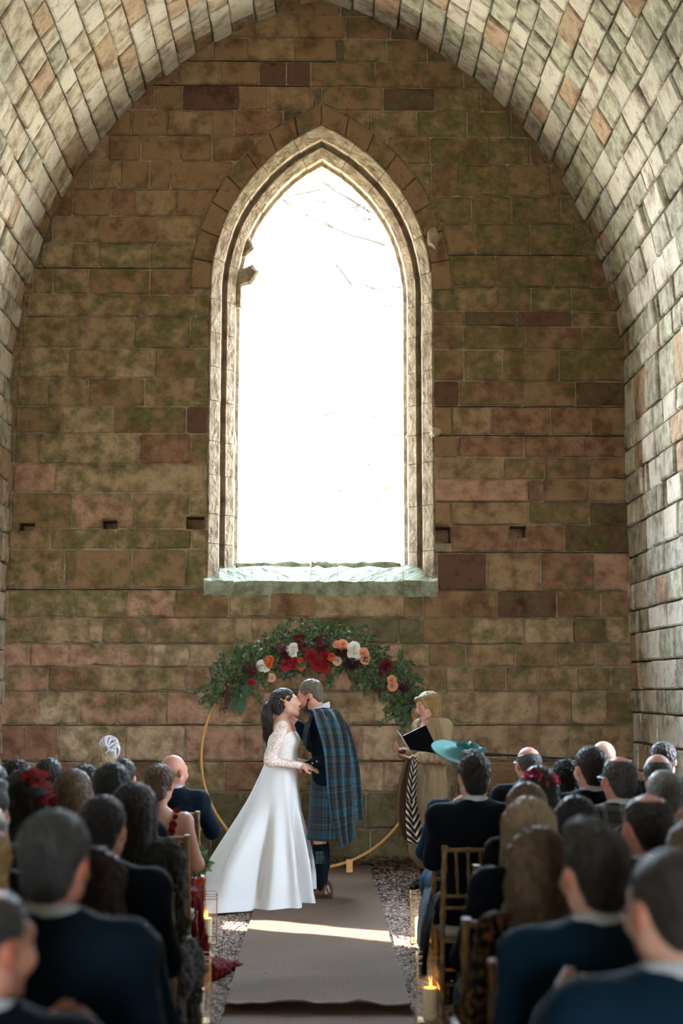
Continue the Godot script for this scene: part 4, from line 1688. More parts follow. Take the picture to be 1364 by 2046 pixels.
func trunk_prims(J: Dictionary, f: float) -> Array:
	var w: float = J.w
	var up: Vector3 = (J.chest - J.pelvis).normalized()
	var side: Vector3 = (J.shR - J.shL).normalized()
	var bs := Basis(side, up, side.cross(up)).orthonormalized()
	return [
		ell(J.pelvis, Vector3(0.150 * w + f, 0.13 + f, 0.120 + f), bs, 0.06), ell(J.pelvis.lerp(J.chest, 0.5), Vector3(0.138 * w + f, 0.19 + f, 0.105 + f), bs, 0.06),
		ell(J.chest, Vector3(0.155 * w + f, 0.17 + f, 0.108 + f), bs, 0.06), cap(J.shL, J.shR, 0.058 * w + f, 0.058 * w + f, 0.06),
		cap(J.shL * 0.55 + J.shR * 0.45 + up * 0.02, J.neck - up * 0.01, 0.055 * w + f * 0.9, 0.05 * w + f * 0.6, 0.06), cap(J.shR * 0.55 + J.shL * 0.45 + up * 0.02, J.neck - up * 0.01, 0.055 * w + f * 0.9, 0.05 * w + f * 0.6, 0.06)]


func arm_prims(J: Dictionary, f: float, cuff := 1.0) -> Array:
	var w: float = J.w
	var p := []
	for s in ["L", "R"]:
		p.append(cap(J["sh" + s], J["el" + s], 0.050 * w + f, 0.040 * w + f, 0.035))
		p.append(cap(J["el" + s], J["el" + s].lerp(J["wr" + s], cuff), 0.040 * w + f, lerpf(0.040, 0.026, cuff) * w + f, 0.035))
	return p


func leg_prims(J: Dictionary, f: float) -> Array:
	var p := []
	for s in ["L", "R"]:
		p.append(cap(J["hip" + s], J["kn" + s], 0.082 + f, 0.055 + f, 0.05))
		p.append(cap(J["kn" + s], J["an" + s], 0.055 + f, 0.036 + f, 0.04))
	return p


func head_prims(c: Vector3, B: Basis, fem: float, neck: Vector3) -> Array:
	var p := []
	var j := 1.0 - 0.08 * fem
	p.append(ell(c + B * Vector3(0, 0.034, 0.018), Vector3(0.076, 0.086, 0.096), B, 0.02))
	p.append(ell(c + B * Vector3(0, -0.012, -0.03), Vector3(0.062 * j, 0.086, 0.066), B, 0.025))
	p.append(cap(c + B * Vector3(-0.048 * j, -0.055, 0.0), c + B * Vector3(-0.012, -0.098, -0.062), 0.026, 0.018 * j, 0.03))
	p.append(cap(c + B * Vector3(0.048 * j, -0.055, 0.0), c + B * Vector3(0.012, -0.098, -0.062), 0.026, 0.018 * j, 0.03))
	p.append(cap(c + B * Vector3(-0.034, 0.026, -0.080), c + B * Vector3(0.034, 0.026, -0.080), 0.012, 0.012, 0.02))
	for s in [-1.0, 1.0]:
		p.append(ell(c + B * Vector3(0.040 * s, -0.03, -0.066), Vector3(0.022, 0.02, 0.02), B, 0.03))
		p.append(ell(c + B * Vector3(0.032 * s, 0.005, -0.104), Vector3(0.015, 0.009, 0.016), B, 0.012, 1))
		p.append(ell(c + B * Vector3(0.031 * s, 0.004, -0.080), Vector3(0.012, 0.011, 0.012), B, 0.006))
		p.append(ell(c + B * Vector3(0.077 * s, -0.004, 0.014), Vector3(0.009, 0.031, 0.019), B * Basis(Vector3.UP, -0.35 * s), 0.008))
		p.append(ell(c + B * Vector3(0.011 * s, -0.033, -0.100), Vector3(0.008, 0.007, 0.009), B, 0.006))
	p.append(cap(c + B * Vector3(0, 0.014, -0.090), c + B * Vector3(0, -0.028, -0.111), 0.008, 0.0105, 0.014))
	p.append(ell(c + B * Vector3(0, -0.057, -0.093), Vector3(0.022, 0.0065, 0.010), B, 0.008))
	p.append(ell(c + B * Vector3(0, -0.069, -0.090), Vector3(0.018, 0.0065, 0.010), B, 0.008))
	var nr := lerpf(0.057, 0.046, fem)
	p.append(cap(c + B * Vector3(0, -0.06, 0.022), neck + Vector3(0, -0.03, 0), nr, nr + 0.006, 0.03))
	return p


func hand_prims(w: Vector3, dir: Vector3, palm: Vector3, thumb: float, curl: float) -> Array:
	# four fingers of unequal length in three bones each, the thumb from the side of the palm
	var d := dir.normalized()
	var n := (palm - d * palm.dot(d)).normalized()
	var u := d.cross(n) * thumb
	var p := []
	var k := 0.006
	for f in 4:
		var o: float = [0.029, 0.010, -0.009, -0.027][f]
		var root := w + d * (0.088 - 0.004 * absf(f - 1.3)) + u * o
		p.append(cap(w + d * 0.012 + u * o * 0.6, root, 0.0125, 0.0105, 0.012))
		var len_: float = [0.070, 0.078, 0.072, 0.056][f]
		var at := root
		var dd := d
		var r := 0.0088
		for b in 3:
			var an: float = curl * [0.7, 0.9, 0.6][b]
			dd = (dd * cos(an) + n * sin(an)).normalized()
			var nn := (n - dd * n.dot(dd))
			var nxt: Vector3 = at + dd * len_ * [0.45, 0.32, 0.23][b]
			p.append(cap(at, nxt, r, r - 0.0009, k))
			r -= 0.0009
			at = nxt
	var t0 := w + d * 0.022 + u * 0.022
	var t1 := t0 + (d * 0.65 + u * 0.7 + n * 0.25).normalized() * 0.042
	var t2 := t1 + (d * 0.9 + u * 0.25 + n * 0.35 * (0.5 + curl)).normalized() * 0.032
	p.append(cap(t0, t1, 0.0125, 0.0105, 0.010))
	p.append(cap(t1, t2, 0.0100, 0.0080, k))
	p.append(cap(w - d * 0.03, w + d * 0.03, 0.024, 0.022, 0.02))
	return p


func body_mesh(J: Dictionary, fem: float, head_cell := 0.0055, hand_cell := 0.0045, trunk_cell := 0.016, legs := true) -> Buf:
	var b := Buf.new()
	var p := trunk_prims(J, 0.0)
	p.append_array(arm_prims(J, 0.0))
	if legs:
		p.append_array(leg_prims(J, 0.0))
		for s in ["L", "R"]:
			p.append(cap(J["an" + s] + Vector3(0, -0.03, 0.03), J["an" + s] + Vector3(0, -0.055, -0.13), 0.034, 0.026, 0.03))
	sdf(b, p, trunk_cell)
	sdf(b, head_prims(J.head, J.hb, fem, J.neck), head_cell)
	for s in ["L", "R"]:
		sdf(b, hand_prims(J["wr" + s], J["hd" + s][0], J["hd" + s][1], J.get("th" + s, 1.0 if s == "L" else -1.0), J.get("curl" + s, J.curl)), hand_cell)
	return b


# ---- hair, in the head's own frame
func hair_mesh(kind: String) -> Mesh:
	var b := Buf.new()
	var I := Basis.IDENTITY
	var skull := ell(Vector3(0, 0.044, 0.022), Vector3(0.086, 0.088, 0.102), I, 0.02)
	var nape := ell(Vector3(0, -0.03, 0.062), Vector3(0.062, 0.065, 0.050), I, 0.03)
	var face := ell(Vector3(0, -0.045, -0.085), Vector3(0.088, 0.115, 0.085), I, 0.02, 1)
	var ear_l := ell(Vector3(-0.082, -0.012, 0.0), Vector3(0.03, 0.036, 0.026), I, 0.01, 1)
	var ear_r := ell(Vector3(0.082, -0.012, 0.0), Vector3(0.03, 0.036, 0.026), I, 0.01, 1)
	match kind:
		"short", "quiff":
			var p := [skull, nape]
			if kind == "quiff":
				p.append(ell(Vector3(0, 0.115, -0.035), Vector3(0.062, 0.032, 0.06), I, 0.03))
			p.append_array([face, ear_l, ear_r])
			sdf(b, p, 0.0065)
			roughen(b, 0.007, Vector3(60, 22, 60))
		"crop":
			sdf(b, [ell(Vector3(0, 0.040, 0.021), Vector3(0.081, 0.087, 0.101), I, 0.02), ell(Vector3(0, -0.025, 0.060), Vector3(0.058, 0.055, 0.045), I, 0.03), face, ear_l, ear_r], 0.0065)
			roughen(b, 0.003, Vector3(90, 60, 90))
		"receding":
			sdf(b, [ell(Vector3(0, 0.040, 0.022), Vector3(0.083, 0.087, 0.101), I, 0.02), nape, face, ear_l, ear_r, ell(Vector3(0, 0.12, 0.03), Vector3(0.052, 0.045, 0.06), I, 0.015, 1)], 0.0065)
			roughen(b, 0.005, Vector3(70, 40, 70))
		"ring":
			sdf(b, [ell(Vector3(0, 0.030, 0.022), Vector3(0.082, 0.080, 0.101), I, 0.02), ell(Vector3(0, -0.025, 0.060), Vector3(0.058, 0.055, 0.045), I, 0.03), face, ear_l, ear_r, ell(Vector3(0, 0.125, -0.02), Vector3(0.105, 0.085, 0.125), I, 0.012, 1)], 0.0065)
			roughen(b, 0.003, Vector3(80, 60, 80))
		"curly":
			sdf(b, [ell(Vector3(0, 0.046, 0.026), Vector3(0.097, 0.094, 0.112), I, 0.02), ell(Vector3(0, -0.045, 0.062), Vector3(0.082, 0.075, 0.055), I, 0.03), face], 0.0065)
			roughen(b, 0.016, Vector3(55, 55, 55))
		"bob":
			sdf(b, [ell(Vector3(0, 0.046, 0.022), Vector3(0.092, 0.090, 0.108), I, 0.02), cap(Vector3(-0.070, 0.02, 0.02), Vector3(-0.082, -0.10, 0.03), 0.034, 0.028, 0.03), cap(Vector3(0.070, 0.02, 0.02), Vector3(0.082, -0.10, 0.03), 0.034, 0.028, 0.03), ell(Vector3(0, -0.045, 0.065), Vector3(0.092, 0.085, 0.045), I, 0.03), ell(Vector3(0, -0.05, -0.085), Vector3(0.066, 0.12, 0.085), I, 0.02, 1)], 0.0065)
			roughen(b, 0.008, Vector3(70, 7, 70))
		"long", "wavy", "straight":
			var p := [ell(Vector3(0, 0.046, 0.024), Vector3(0.092, 0.090, 0.108), I, 0.03)]
			var drop := 0.40 if kind != "straight" else 0.30
			for k in 7:
				var f := k / 6.0
				p.append(ell(Vector3(0, 0.0 - drop * f, 0.075 + 0.055 * minf(f * 1.6, 1.0)), Vector3(lerpf(0.090, 0.105 if kind == "wavy" else 0.088, f), 0.065, lerpf(0.050, 0.030, f)), I, 0.05))
			for s in [-1.0, 1.0]:
				p.append(cap(Vector3(0.066 * s, 0.03, 0.01), Vector3(0.088 * s, -0.16, 0.045), 0.034, 0.03, 0.04))
			p.append(ell(Vector3(0, -0.05, -0.088), Vector3(0.062, 0.12, 0.085), I, 0.02, 1))
			sdf(b, p, 0.0085)
			if kind == "wavy":
				roughen(b, 0.022, Vector3(26, 14, 26))
			roughen(b, 0.010, Vector3(75, 5, 75))
		"updo":
			sdf(b, [ell(Vector3(0, 0.044, 0.024), Vector3(0.088, 0.088, 0.106), I, 0.02), ell(Vector3(0, -0.035, 0.095), Vector3(0.062, 0.055, 0.05), I, 0.03), face, ear_l, ear_r], 0.0065)
			roughen(b, 0.010, Vector3(50, 26, 50))
		"ponytail":
			var p := [ell(Vector3(0, 0.044, 0.024), Vector3(0.086, 0.088, 0.105), I, 0.02), ell(Vector3(0, -0.02, 0.07), Vector3(0.066, 0.06, 0.055), I, 0.03), cap(Vector3(0.055, 0.03, -0.06), Vector3(0.074, -0.05, -0.035), 0.012, 0.007, 0.02), face, ell(Vector3(0.084, -0.012, 0.004), Vector3(0.03, 0.034, 0.024), I, 0.01, 1), ear_l]
			var tail := [Vector3(0, 0.02, 0.115), Vector3(0, 0.01, 0.155), Vector3(0, -0.05, 0.178), Vector3(0, -0.13, 0.170), Vector3(0, -0.20, 0.160), Vector3(0, -0.27, 0.150), Vector3(0, -0.33, 0.142)]
			for k in 6:
				p.append(cap(tail[k], tail[k + 1], [0.026, 0.030, 0.036, 0.036, 0.030, 0.022][k], [0.030, 0.036, 0.036, 0.030, 0.022, 0.008][k], 0.03))
			sdf(b, p, 0.0065)
			roughen(b, 0.008, Vector3(55, 12, 55))
	return b.mesh()


func band(at: Vector3, prof: Array, tilt: float, seg := 22, open := 0.0) -> Mesh:
	# a collar: rings round the neck, higher at the back
	var b := Buf.new()
	var rows := []
	for q in prof:
		var ring := []
		for j in seg:
			var an := lerpf(open, TAU - open, j / float(seg - 1)) - PI / 2
			var d := Vector3(cos(an), 0, sin(an))
			ring.append(at + Vector3(d.x * q[0], q[1] + d.z * tilt, d.z * q[0] * 1.02))
		rows.append(ring)
	b.grid(rows)
	return b.mesh()


func shoe_mesh() -> Mesh:
	var b := Buf.new()
	sdf(b, [cap(Vector3(0, 0.045, 0.045), Vector3(0, 0.04, -0.12), 0.042, 0.036, 0.03), cap(Vector3(0, 0.09, 0.03), Vector3(0, 0.05, 0.03), 0.043, 0.043, 0.03), cap(Vector3(0, 0.012, 0.06), Vector3(0, 0.012, -0.15), 0.03, 0.03, 0.01), ell(Vector3(0, -0.05, 0), Vector3(0.2, 0.05, 0.3), Basis.IDENTITY, 0.004, 1)], 0.009)
	return b.mesh()


func people_materials() -> void:
	var skin := mat("skin", Color(0.80, 0.60, 0.50), 0.55)
	skin.vertex_color_use_as_albedo = true
	var strand := noise_tex(512, 0.02, [[0.0, Color(0.55, 0.52, 0.5)], [0.5, Color(0.85, 0.84, 0.82)], [1.0, Color(1, 1, 1)]], 81, 4)
	var strand_bump := noise_tex(512, 0.03, [], 82, 4, FastNoiseLite.TYPE_SIMPLEX_SMOOTH, 24.0)
	for h in [["black", Color(0.045, 0.040, 0.040)], ["dark", Color(0.13, 0.095, 0.075)], ["brown", Color(0.20, 0.145, 0.105)], ["auburn", Color(0.27, 0.15, 0.09)], ["light", Color(0.45, 0.35, 0.25)], ["blond", Color(0.71, 0.61, 0.46)], ["golden", Color(0.74, 0.60, 0.38)], ["grey", Color(0.36, 0.35, 0.34)], ["silver", Color(0.62, 0.62, 0.62)], ["ash", Color(0.30, 0.27, 0.23)], ["sand", Color(0.46, 0.41, 0.34)]]:
		var m := mat("hair_" + h[0], h[1] * (0.75 if h[1].r < 0.37 else 1.0), 0.5)
		m.rim_enabled = true
		m.rim = 0.12
		m.rim_tint = 0.3
		m.metallic_specular = 0.5
		m.normal_enabled = true
		m.normal_texture = strand_bump
		m.normal_scale = 1.2
		tri_map(m, strand, 4.0, false)
		m.uv1_scale = Vector3(9.0, 1.0, 9.0)
	var twill := noise_tex(512, 0.12, [[0.0, Color(0.72, 0.72, 0.72)], [1.0, Color(1, 1, 1)]], 83, 3)
	for c in [["navy", Color(0.045, 0.115, 0.165)], ["midnight", Color(0.03, 0.075, 0.115)], ["blue", Color(0.058, 0.165, 0.235)], ["teal", Color(0.03, 0.20, 0.30)], ["black", Color(0.030, 0.032, 0.036)], ["charcoal", Color(0.10, 0.11, 0.12)], ["green", Color(0.10, 0.12, 0.075)], ["plum", Color(0.16, 0.08, 0.10)], ["grey", Color(0.30, 0.32, 0.34)], ["cream", Color(0.70, 0.64, 0.54)], ["camel", Color(0.70, 0.60, 0.47)], ["wine", Color(0.36, 0.06, 0.06)], ["white", Color(0.86, 0.87, 0.88)], ["satin", Color(0.40, 0.50, 0.58)], ["floral", Color(0.10, 0.11, 0.09)]]:
		var m := mat("cloth_" + c[0], c[1], 0.85)
		tri_map(m, twill, 3.0, false)
		m.metallic_specular = 0.25
	M.cloth_satin.roughness = 0.35
	for v in ["cloth_wine", "cloth_teal"]:
		M[v].rim_enabled = true
		M[v].rim = 0.6
		M[v].rim_tint = 0.9
	var fur := noise_tex(512, 0.09, [[0.0, Color(0.3, 0.3, 0.28)], [0.6, Color(0.7, 0.68, 0.6)], [1.0, Color(1, 1, 0.95)]], 85, 5)
	tri_map(mat("fur_olive", Color(0.15, 0.14, 0.10), 0.95), fur, 3.5, false)
	tri_map(mat("fur_grey", Color(0.42, 0.43, 0.45), 0.95), fur, 3.5, false)
	M.fur_olive.rim_enabled = true
	M.fur_olive.rim = 1.0
	M.cloth_floral.albedo_color = Color(1, 1, 1)
	M.cloth_floral.albedo_texture = noise_tex(512, 0.03, [[0.0, Color(0.05, 0.055, 0.05)], [0.55, Color(0.06, 0.065, 0.055)], [0.62, Color(0.25, 0.24, 0.10)], [0.72, Color(0.45, 0.36, 0.14)], [0.80, Color(0.55, 0.14, 0.22)], [1.0, Color(0.7, 0.3, 0.35)]], 87, 3)
	M.cloth_floral.uv1_scale = Vector3.ONE * 2.0
	var wood := noise_tex(512, 0.02, [[0.0, Color(0.6, 0.55, 0.48)], [1.0, Color(1, 1, 1)]], 89, 4)
	tri_map(mat("chair_wood", Color(0.66, 0.53, 0.36), 0.5), wood, 2.0, false)
	mat("seat_pad", Color(0.78, 0.78, 0.75), 0.85)
	mat("leather_black", Color(0.03, 0.03, 0.03), 0.4)


# ------------------------------------------------------------------ chairs
func make_chair(label: String) -> Node3D:
	var t := thing("banquet_chair", label, "chair", Vector3.ZERO, 0.0, "limewashed bamboo style chairs in rows")
	var b := Buf.new()
	var w := 0.195
	var rings := func(bb: Buf, a: Vector3, c: Vector3, r: float, n: int):
		var path := []
		var rad := []
		for k in n * 4 + 1:
			var f := k / float(n * 4)
			path.append(a.lerp(c, f))
			rad.append(r * (1.28 if k % 4 == 0 else (0.92 if k % 4 == 2 else 1.0)))
		bb.tube(path, rad, 7)
	for s in [-1.0, 1.0]:
		b = Buf.new()
		rings.call(b, Vector3(w * s, 0, 0.20), Vector3(w * 0.98 * s, 0.45, 0.19), 0.014, 3)
		rings.call(b, Vector3(w * 0.98 * s, 0.45, 0.19), Vector3(w * 0.93 * s, 0.915, 0.265), 0.014, 4)
		part("back_post", b.mesh(), M.chair_wood, t)
		b = Buf.new()
		rings.call(b, Vector3(w * s, 0, -0.19), Vector3(w * s, 0.44, -0.19), 0.014, 4)
		part("leg", b.mesh(), M.chair_wood, t)
	for y in [[0.895, 0.262, 0.012], [0.66, 0.224, 0.010], [0.60, 0.214, 0.010]]:
		b = Buf.new()
		rings.call(b, Vector3(-w * 0.95, y[0], y[1]), Vector3(w * 0.95, y[0], y[1]), y[2], 3)
		part("back_rail", b.mesh(), M.chair_wood, t)
	for k in 5:
		var x := lerpf(-0.125, 0.125, k / 4.0)
		b = Buf.new()
		rings.call(b, Vector3(x * 0.9, 0.66, 0.224), Vector3(x, 0.895, 0.262), 0.008, 2)
		part("spindle", b.mesh(), M.chair_wood, t)
	b = Buf.new()
	b.box(Vector3(-0.2, 0.425, -0.2), Vector3(0.2, 0.452, 0.2))
	part("seat", b.mesh(), M.chair_wood, t)
	b = Buf.new()
	sdf(b, [ell(Vector3(0, 0.47, 0.0), Vector3(0.205, 0.03, 0.205), Basis.IDENTITY, 0.02), cap(Vector3(-0.17, 0.47, -0.17), Vector3(0.17, 0.47, -0.17), 0.022, 0.022, 0.02), cap(Vector3(-0.17, 0.47, 0.16), Vector3(0.17, 0.47, 0.16), 0.022, 0.022, 0.02), cap(Vector3(-0.175, 0.47, -0.17), Vector3(-0.175, 0.47, 0.16), 0.022, 0.022, 0.02), cap(Vector3(0.175, 0.47, -0.17), Vector3(0.175, 0.47, 0.16), 0.022, 0.022, 0.02)], 0.014)
	part("seat_pad", b.mesh(), M.seat_pad, t)
	for s in [-1.0, 1.0]:
		b = Buf.new()
		b.tube([Vector3(w * s, 0.18, -0.19), Vector3(w * s, 0.18, 0.197)], [0.010], 6)
		b.tube([Vector3(w * s, 0.27, -0.19), Vector3(w * s, 0.27, 0.195)], [0.010], 6)
		part("side_stretcher", b.mesh(), M.chair_wood, t)
		b = Buf.new()
		b.tube([Vector3(-w, 0.22, 0.19 * s), Vector3(w, 0.22, 0.19 * s)], [0.010], 6)
		part("stretcher", b.mesh(), M.chair_wood, t)
	return t


var first_chair: Node3D


func place_chair(x: float, z: float, label: String, turn := 0.0) -> void:
	if first_chair == null:
		first_chair = make_chair(label)
		first_chair.position = Vector3(x, 0, z)
		first_chair.rotation.y = turn
		return
	var c := first_chair.duplicate()
	c.name = numbered("banquet_chair")
	add_child(c)
	c.position = Vector3(x, 0, z)
	c.rotation.y = turn
	c.set_meta("label", label)


# ------------------------------------------------------------------ the guests
var lib := {}


func pose_of(key: String) -> Dictionary:
	# «m_lap_0», «w_clapR_-20»: build, what the arms do, which way the head turns in degrees
	var q := key.split("_")
	var J := seated_pose()
	if q[0] == "w":
		J.w = 0.86
		J.shL.x = -0.155
		J.shR.x = 0.155
	var yaw := deg_to_rad(float(q[2]))
	J.hb = Basis(Vector3.UP, -yaw)
	if q[1].begins_with("clap"):
		var sx := 0.12 if q[1].ends_with("R") else -0.12
		J.elL = Vector3(-0.235 + sx * 0.3, 0.80, -0.06)
		J.elR = Vector3(0.235 + sx * 0.3, 0.80, -0.06)
		J.wrL = Vector3(-0.075 + sx, 0.955, -0.27)
		J.wrR = Vector3(0.075 + sx, 0.945, -0.29)
		J.hdL = [Vector3(0.35, 0.45, -0.8), Vector3(1, -0.1, 0.4)]
		J.hdR = [Vector3(-0.45, 0.35, -0.75), Vector3(-0.9, 0.3, -0.3)]
		J.thL = 1.0
		J.thR = -1.0
		J.curl = 0.12
	elif q[1] == "tuck":
		J.shL.x = -0.125
		J.shR.x = 0.125
		J.elL = Vector3(-0.165, 0.76, -0.03)
		J.elR = Vector3(0.150, 0.76, -0.03)
	elif q[1] == "chin":
		J.elL = Vector3(-0.20, 0.80, -0.10)
		J.wrL = Vector3(-0.115, 1.02, -0.13)
		J.hdL = [Vector3(0.35, 0.9, 0.1), Vector3(0.9, -0.3, 0.3)]
		J.curl = 0.8
	return J


func piece(key: String) -> Variant:
	if not lib.has(key):
		lib[key] = make_piece(key)
	return lib[key]


func make_piece(key: String) -> Mesh:
	var q := key.split(":")
	var b := Buf.new()
	match q[0]:
		"body":
			var J := pose_of(q[1])
			b = body_mesh(J, 1.0 if q[1].begins_with("w") else 0.0, 0.0075, 0.0065, 0.021)
			var H: Vector3 = J.head
			dye(b, H + J.hb * Vector3(0, -0.063, -0.095), Vector3(0.024, 0.013, 0.02), Color(0.80, 0.50, 0.48), J.hb)
			for s in [-1.0, 1.0]:
				dye(b, H + J.hb * Vector3(0.08 * s, -0.005, 0.012), Vector3(0.022, 0.036, 0.026), Color(1.05, 0.68, 0.60), J.hb)
		"jacket":
			var J := pose_of(q[1])
			var p := trunk_prims(J, 0.026)
			p.append_array(arm_prims(J, 0.018, 0.97))
			p.append(cap(Vector3(-0.10, 0.53, -0.05), Vector3(0.10, 0.53, -0.05), 0.12, 0.12, 0.06))
			sdf(b, p, 0.018)
			roughen(b, 0.006, Vector3(14, 9, 14))
		"trousers":
			var J := pose_of(q[1])
			sdf(b, leg_prims(J, 0.018) + [ell(J.pelvis, Vector3(0.165, 0.10, 0.13), Basis.IDENTITY, 0.05)], 0.021)
			roughen(b, 0.006, Vector3(16, 16, 16))
		"dress", "coat", "fur":
			var J := pose_of(q[1])
			var f := 0.014
			if q[0] == "coat":
				f = 0.030
			elif q[0] == "fur":
				f = 0.048
			var p := trunk_prims(J, f)
			p.append_array(arm_prims(J, f * 0.9, 0.92))
			for s in ["L", "R"]:
				p.append(cap(J["hip" + s], J["kn" + s], 0.10 + f, 0.085 + f, 0.08))
				p.append(cap(J["kn" + s], J["an" + s].lerp(J["kn" + s], 0.45), 0.085 + f, 0.095 + f, 0.08))
			if q[0] == "fur":
				p.append(cap(Vector3(0.12, 0.60, 0.10), Vector3(0.16, 0.12, 0.24), 0.09, 0.11, 0.10))
				p.append(cap(Vector3(-0.14, 0.62, 0.08), Vector3(-0.18, 0.30, 0.14), 0.09, 0.10, 0.10))
			sdf(b, p, 0.018)
			if q[0] == "fur":
				roughen(b, 0.035, Vector3(45, 22, 45))
			else:
				roughen(b, 0.008, Vector3(14, 8, 14))
		"gown":
			# strapless, to the floor, with the train gathered forward and to the aisle
			var J := pose_of(q[1])
			var p := [ell(J.pelvis, Vector3(0.150, 0.14, 0.135), Basis.IDENTITY, 0.06), ell(J.pelvis.lerp(J.chest, 0.5), Vector3(0.132, 0.20, 0.118), Basis.IDENTITY, 0.06), ell(Vector3(0, 0.86, 0.045), Vector3(0.150, 0.09, 0.118), Basis.IDENTITY, 0.05)]
			for s in ["L", "R"]:
				p.append(cap(J["hip" + s], J["kn" + s], 0.115, 0.095, 0.08))
				p.append(cap(J["kn" + s], Vector3(J["kn" + s].x * 1.3, 0.06, -0.50), 0.10, 0.10, 0.08))
			p.append(cap(Vector3(0.16, 0.52, -0.05), Vector3(0.195, 0.05, -0.20), 0.05, 0.065, 0.06))
			p.append(cap(Vector3(0.18, 0.50, -0.25), Vector3(0.225, 0.03, -0.45), 0.05, 0.075, 0.06))
			p.append(ell(Vector3(0.25, 0.045, -0.60), Vector3(0.15, 0.06, 0.20), Basis.IDENTITY, 0.06))
			p.append(ell(Vector3(0.35, 0.02, -0.80), Vector3(0.13, 0.032, 0.08), Basis(Vector3.UP, 0.5), 0.05))
			p.append(ell(Vector3(0, -0.1, -0.4), Vector3(1.5, 0.105, 1.5), Basis.IDENTITY, 0.004, 1))
			sdf(b, p, 0.014)
			roughen(b, 0.022, Vector3(24, 4, 24))
			roughen(b, 0.006, Vector3(40, 12, 40))
		"collar":
			return band(Vector3(0, 1.075, 0.052), [[0.074, -0.02], [0.073, 0.015], [0.070, 0.050], [0.067, 0.054], [0.064, 0.02]], 0.014)
		"lapel":
			return band(Vector3(0, 1.06, 0.055), [[0.110, -0.045], [0.097, -0.005], [0.085, 0.018], [0.079, 0.020], [0.074, -0.01]], 0.014)
		"shoe":
			return shoe_mesh()
		"hair":
			return hair_mesh(q[1])
	return b.mesh()


func skin_of(tone: String) -> StandardMaterial3D:
	var key := "skin_" + tone
	if not M.has(key):
		var m: StandardMaterial3D = M.skin.duplicate()
		m.resource_name = key
		m.albedo_color = {"fair": Color(0.79, 0.60, 0.51), "ruddy": Color(0.75, 0.52, 0.43), "tan": Color(0.64, 0.45, 0.36)}[tone]
		M[key] = m
	return M[key]


func frill(parent: Node3D, at: Vector3, bs: Basis, called: String, m: Material, n: int, r: float, kind: String, seed_: int) -> void:
	# a fascinator: loops, petals or feathers round a small base
	var pr := RandomNumberGenerator.new()
	pr.seed = seed_
	var b := Buf.new()
	for k in n:
		var d := Vector3(pr.randf_range(-1, 1), pr.randf_range(-0.3, 1), pr.randf_range(-1, 1)).normalized()
		if kind == "feather":
			var side := d.cross(Vector3(0.3, 0.2, 1)).normalized()
			var path := []
			for j in 9:
				var t := j / 8.0 * PI * 1.1
				path.append(d * r * 0.6 * sin(t) + side * r * 0.4 * (1.0 - cos(t)) + Vector3(0, r * 0.25 * sin(t), 0))
			b.tube(path, [0.0045, 0.006, 0.006, 0.005, 0.005, 0.004, 0.003, 0.002, 0.001], 4, false)
		else:
			var s := d.cross(Vector3(0.2, 1, 0.3)).normalized()
			var rows := []
			for a in 5:
				var f := a / 4.0
				var row := []
				for c in 4:
					var e := (c / 3.0 - 0.5) * r * 0.9 * sin(minf(f * 2.0 + 0.3, 1.57))
					row.append(d * r * f + s * e + d.cross(s) * r * (0.25 * sin(c * 2.0 + k) + 0.3 * f * f) )
				rows.append(row)
			b.grid(rows)
	b.blob(Vector3.ZERO, Vector3.ONE * r * 0.3, 8)
	var o := part(called, b.mesh(), m, parent)
	o.transform = Transform3D(bs, at)


func spectacles(parent: Node3D, H: Vector3, B: Basis) -> void:
	var b := Buf.new()
	for s in [-1.0, 1.0]:
		b.tube([B * Vector3(0.080 * s, 0.012, 0.02), B * Vector3(0.078 * s, 0.014, -0.05), B * Vector3(0.068 * s, 0.012, -0.100)], [0.0022], 5)
		var ring := []
		for k in 13:
			var an := TAU * k / 12
			ring.append(B * Vector3(0.034 * s + cos(an) * 0.025, 0.005 + sin(an) * 0.019, -0.104))
		b.tube(ring, [0.0018], 5, false)
	b.tube([B * Vector3(-0.01, 0.008, -0.105), B * Vector3(0.01, 0.008, -0.105)], [0.0018], 5)
	var o := part("spectacles", b.mesh(), M.spectacle, parent)
	o.position = H


func guest(g: Dictionary) -> Node3D:
	var pose: String = g.pose
	var J := pose_of(pose)
	var z: float = 14.4 - g.d
	var t := thing("person", g.label, "person", Vector3(g.x, 0, z), g.get("turn", 0.0))
	t.scale = Vector3.ONE * (g.h / 1.357)
	part("body", piece("body:" + pose), skin_of(g.get("tone", "fair")), t)
	var arms := pose.substr(0, pose.rfind("_")) + "_0"
	var outfit: String = g.outfit
	var cloth: Material = M[g.cloth]
	if outfit == "suit":
		part("jacket", piece("jacket:" + arms), cloth, t)
		part("shirt_collar", piece("collar:"), M.cloth_white, t)
		part("jacket_collar", piece("lapel:"), cloth, t)
		part("trousers", piece("trousers:" + pose.substr(0, 1) + "_lap_0"), M[g.get("legs", g.cloth)], t)
	else:
		part({"dress": "dress", "coat": "coat", "fur": "fur_coat", "gown": "gown"}[outfit], piece(outfit + ":" + arms), cloth, t)
	for s in ["L", "R"]:
		var o := part("shoe", piece("shoe:"), M.leather_black, t)
		o.position = Vector3(J["an" + s].x, 0, J["an" + s].z)
	if g.hair != "none":
		var h := part("hair", piece("hair:" + g.hair), M["hair_" + g.hcol], t)
		h.transform = Transform3D(J.hb, J.head)
	place_chair(g.x + g.get("cx", 0.0), z + 0.02, "limewashed wooden bamboo style chair under " + g.who)
	return t


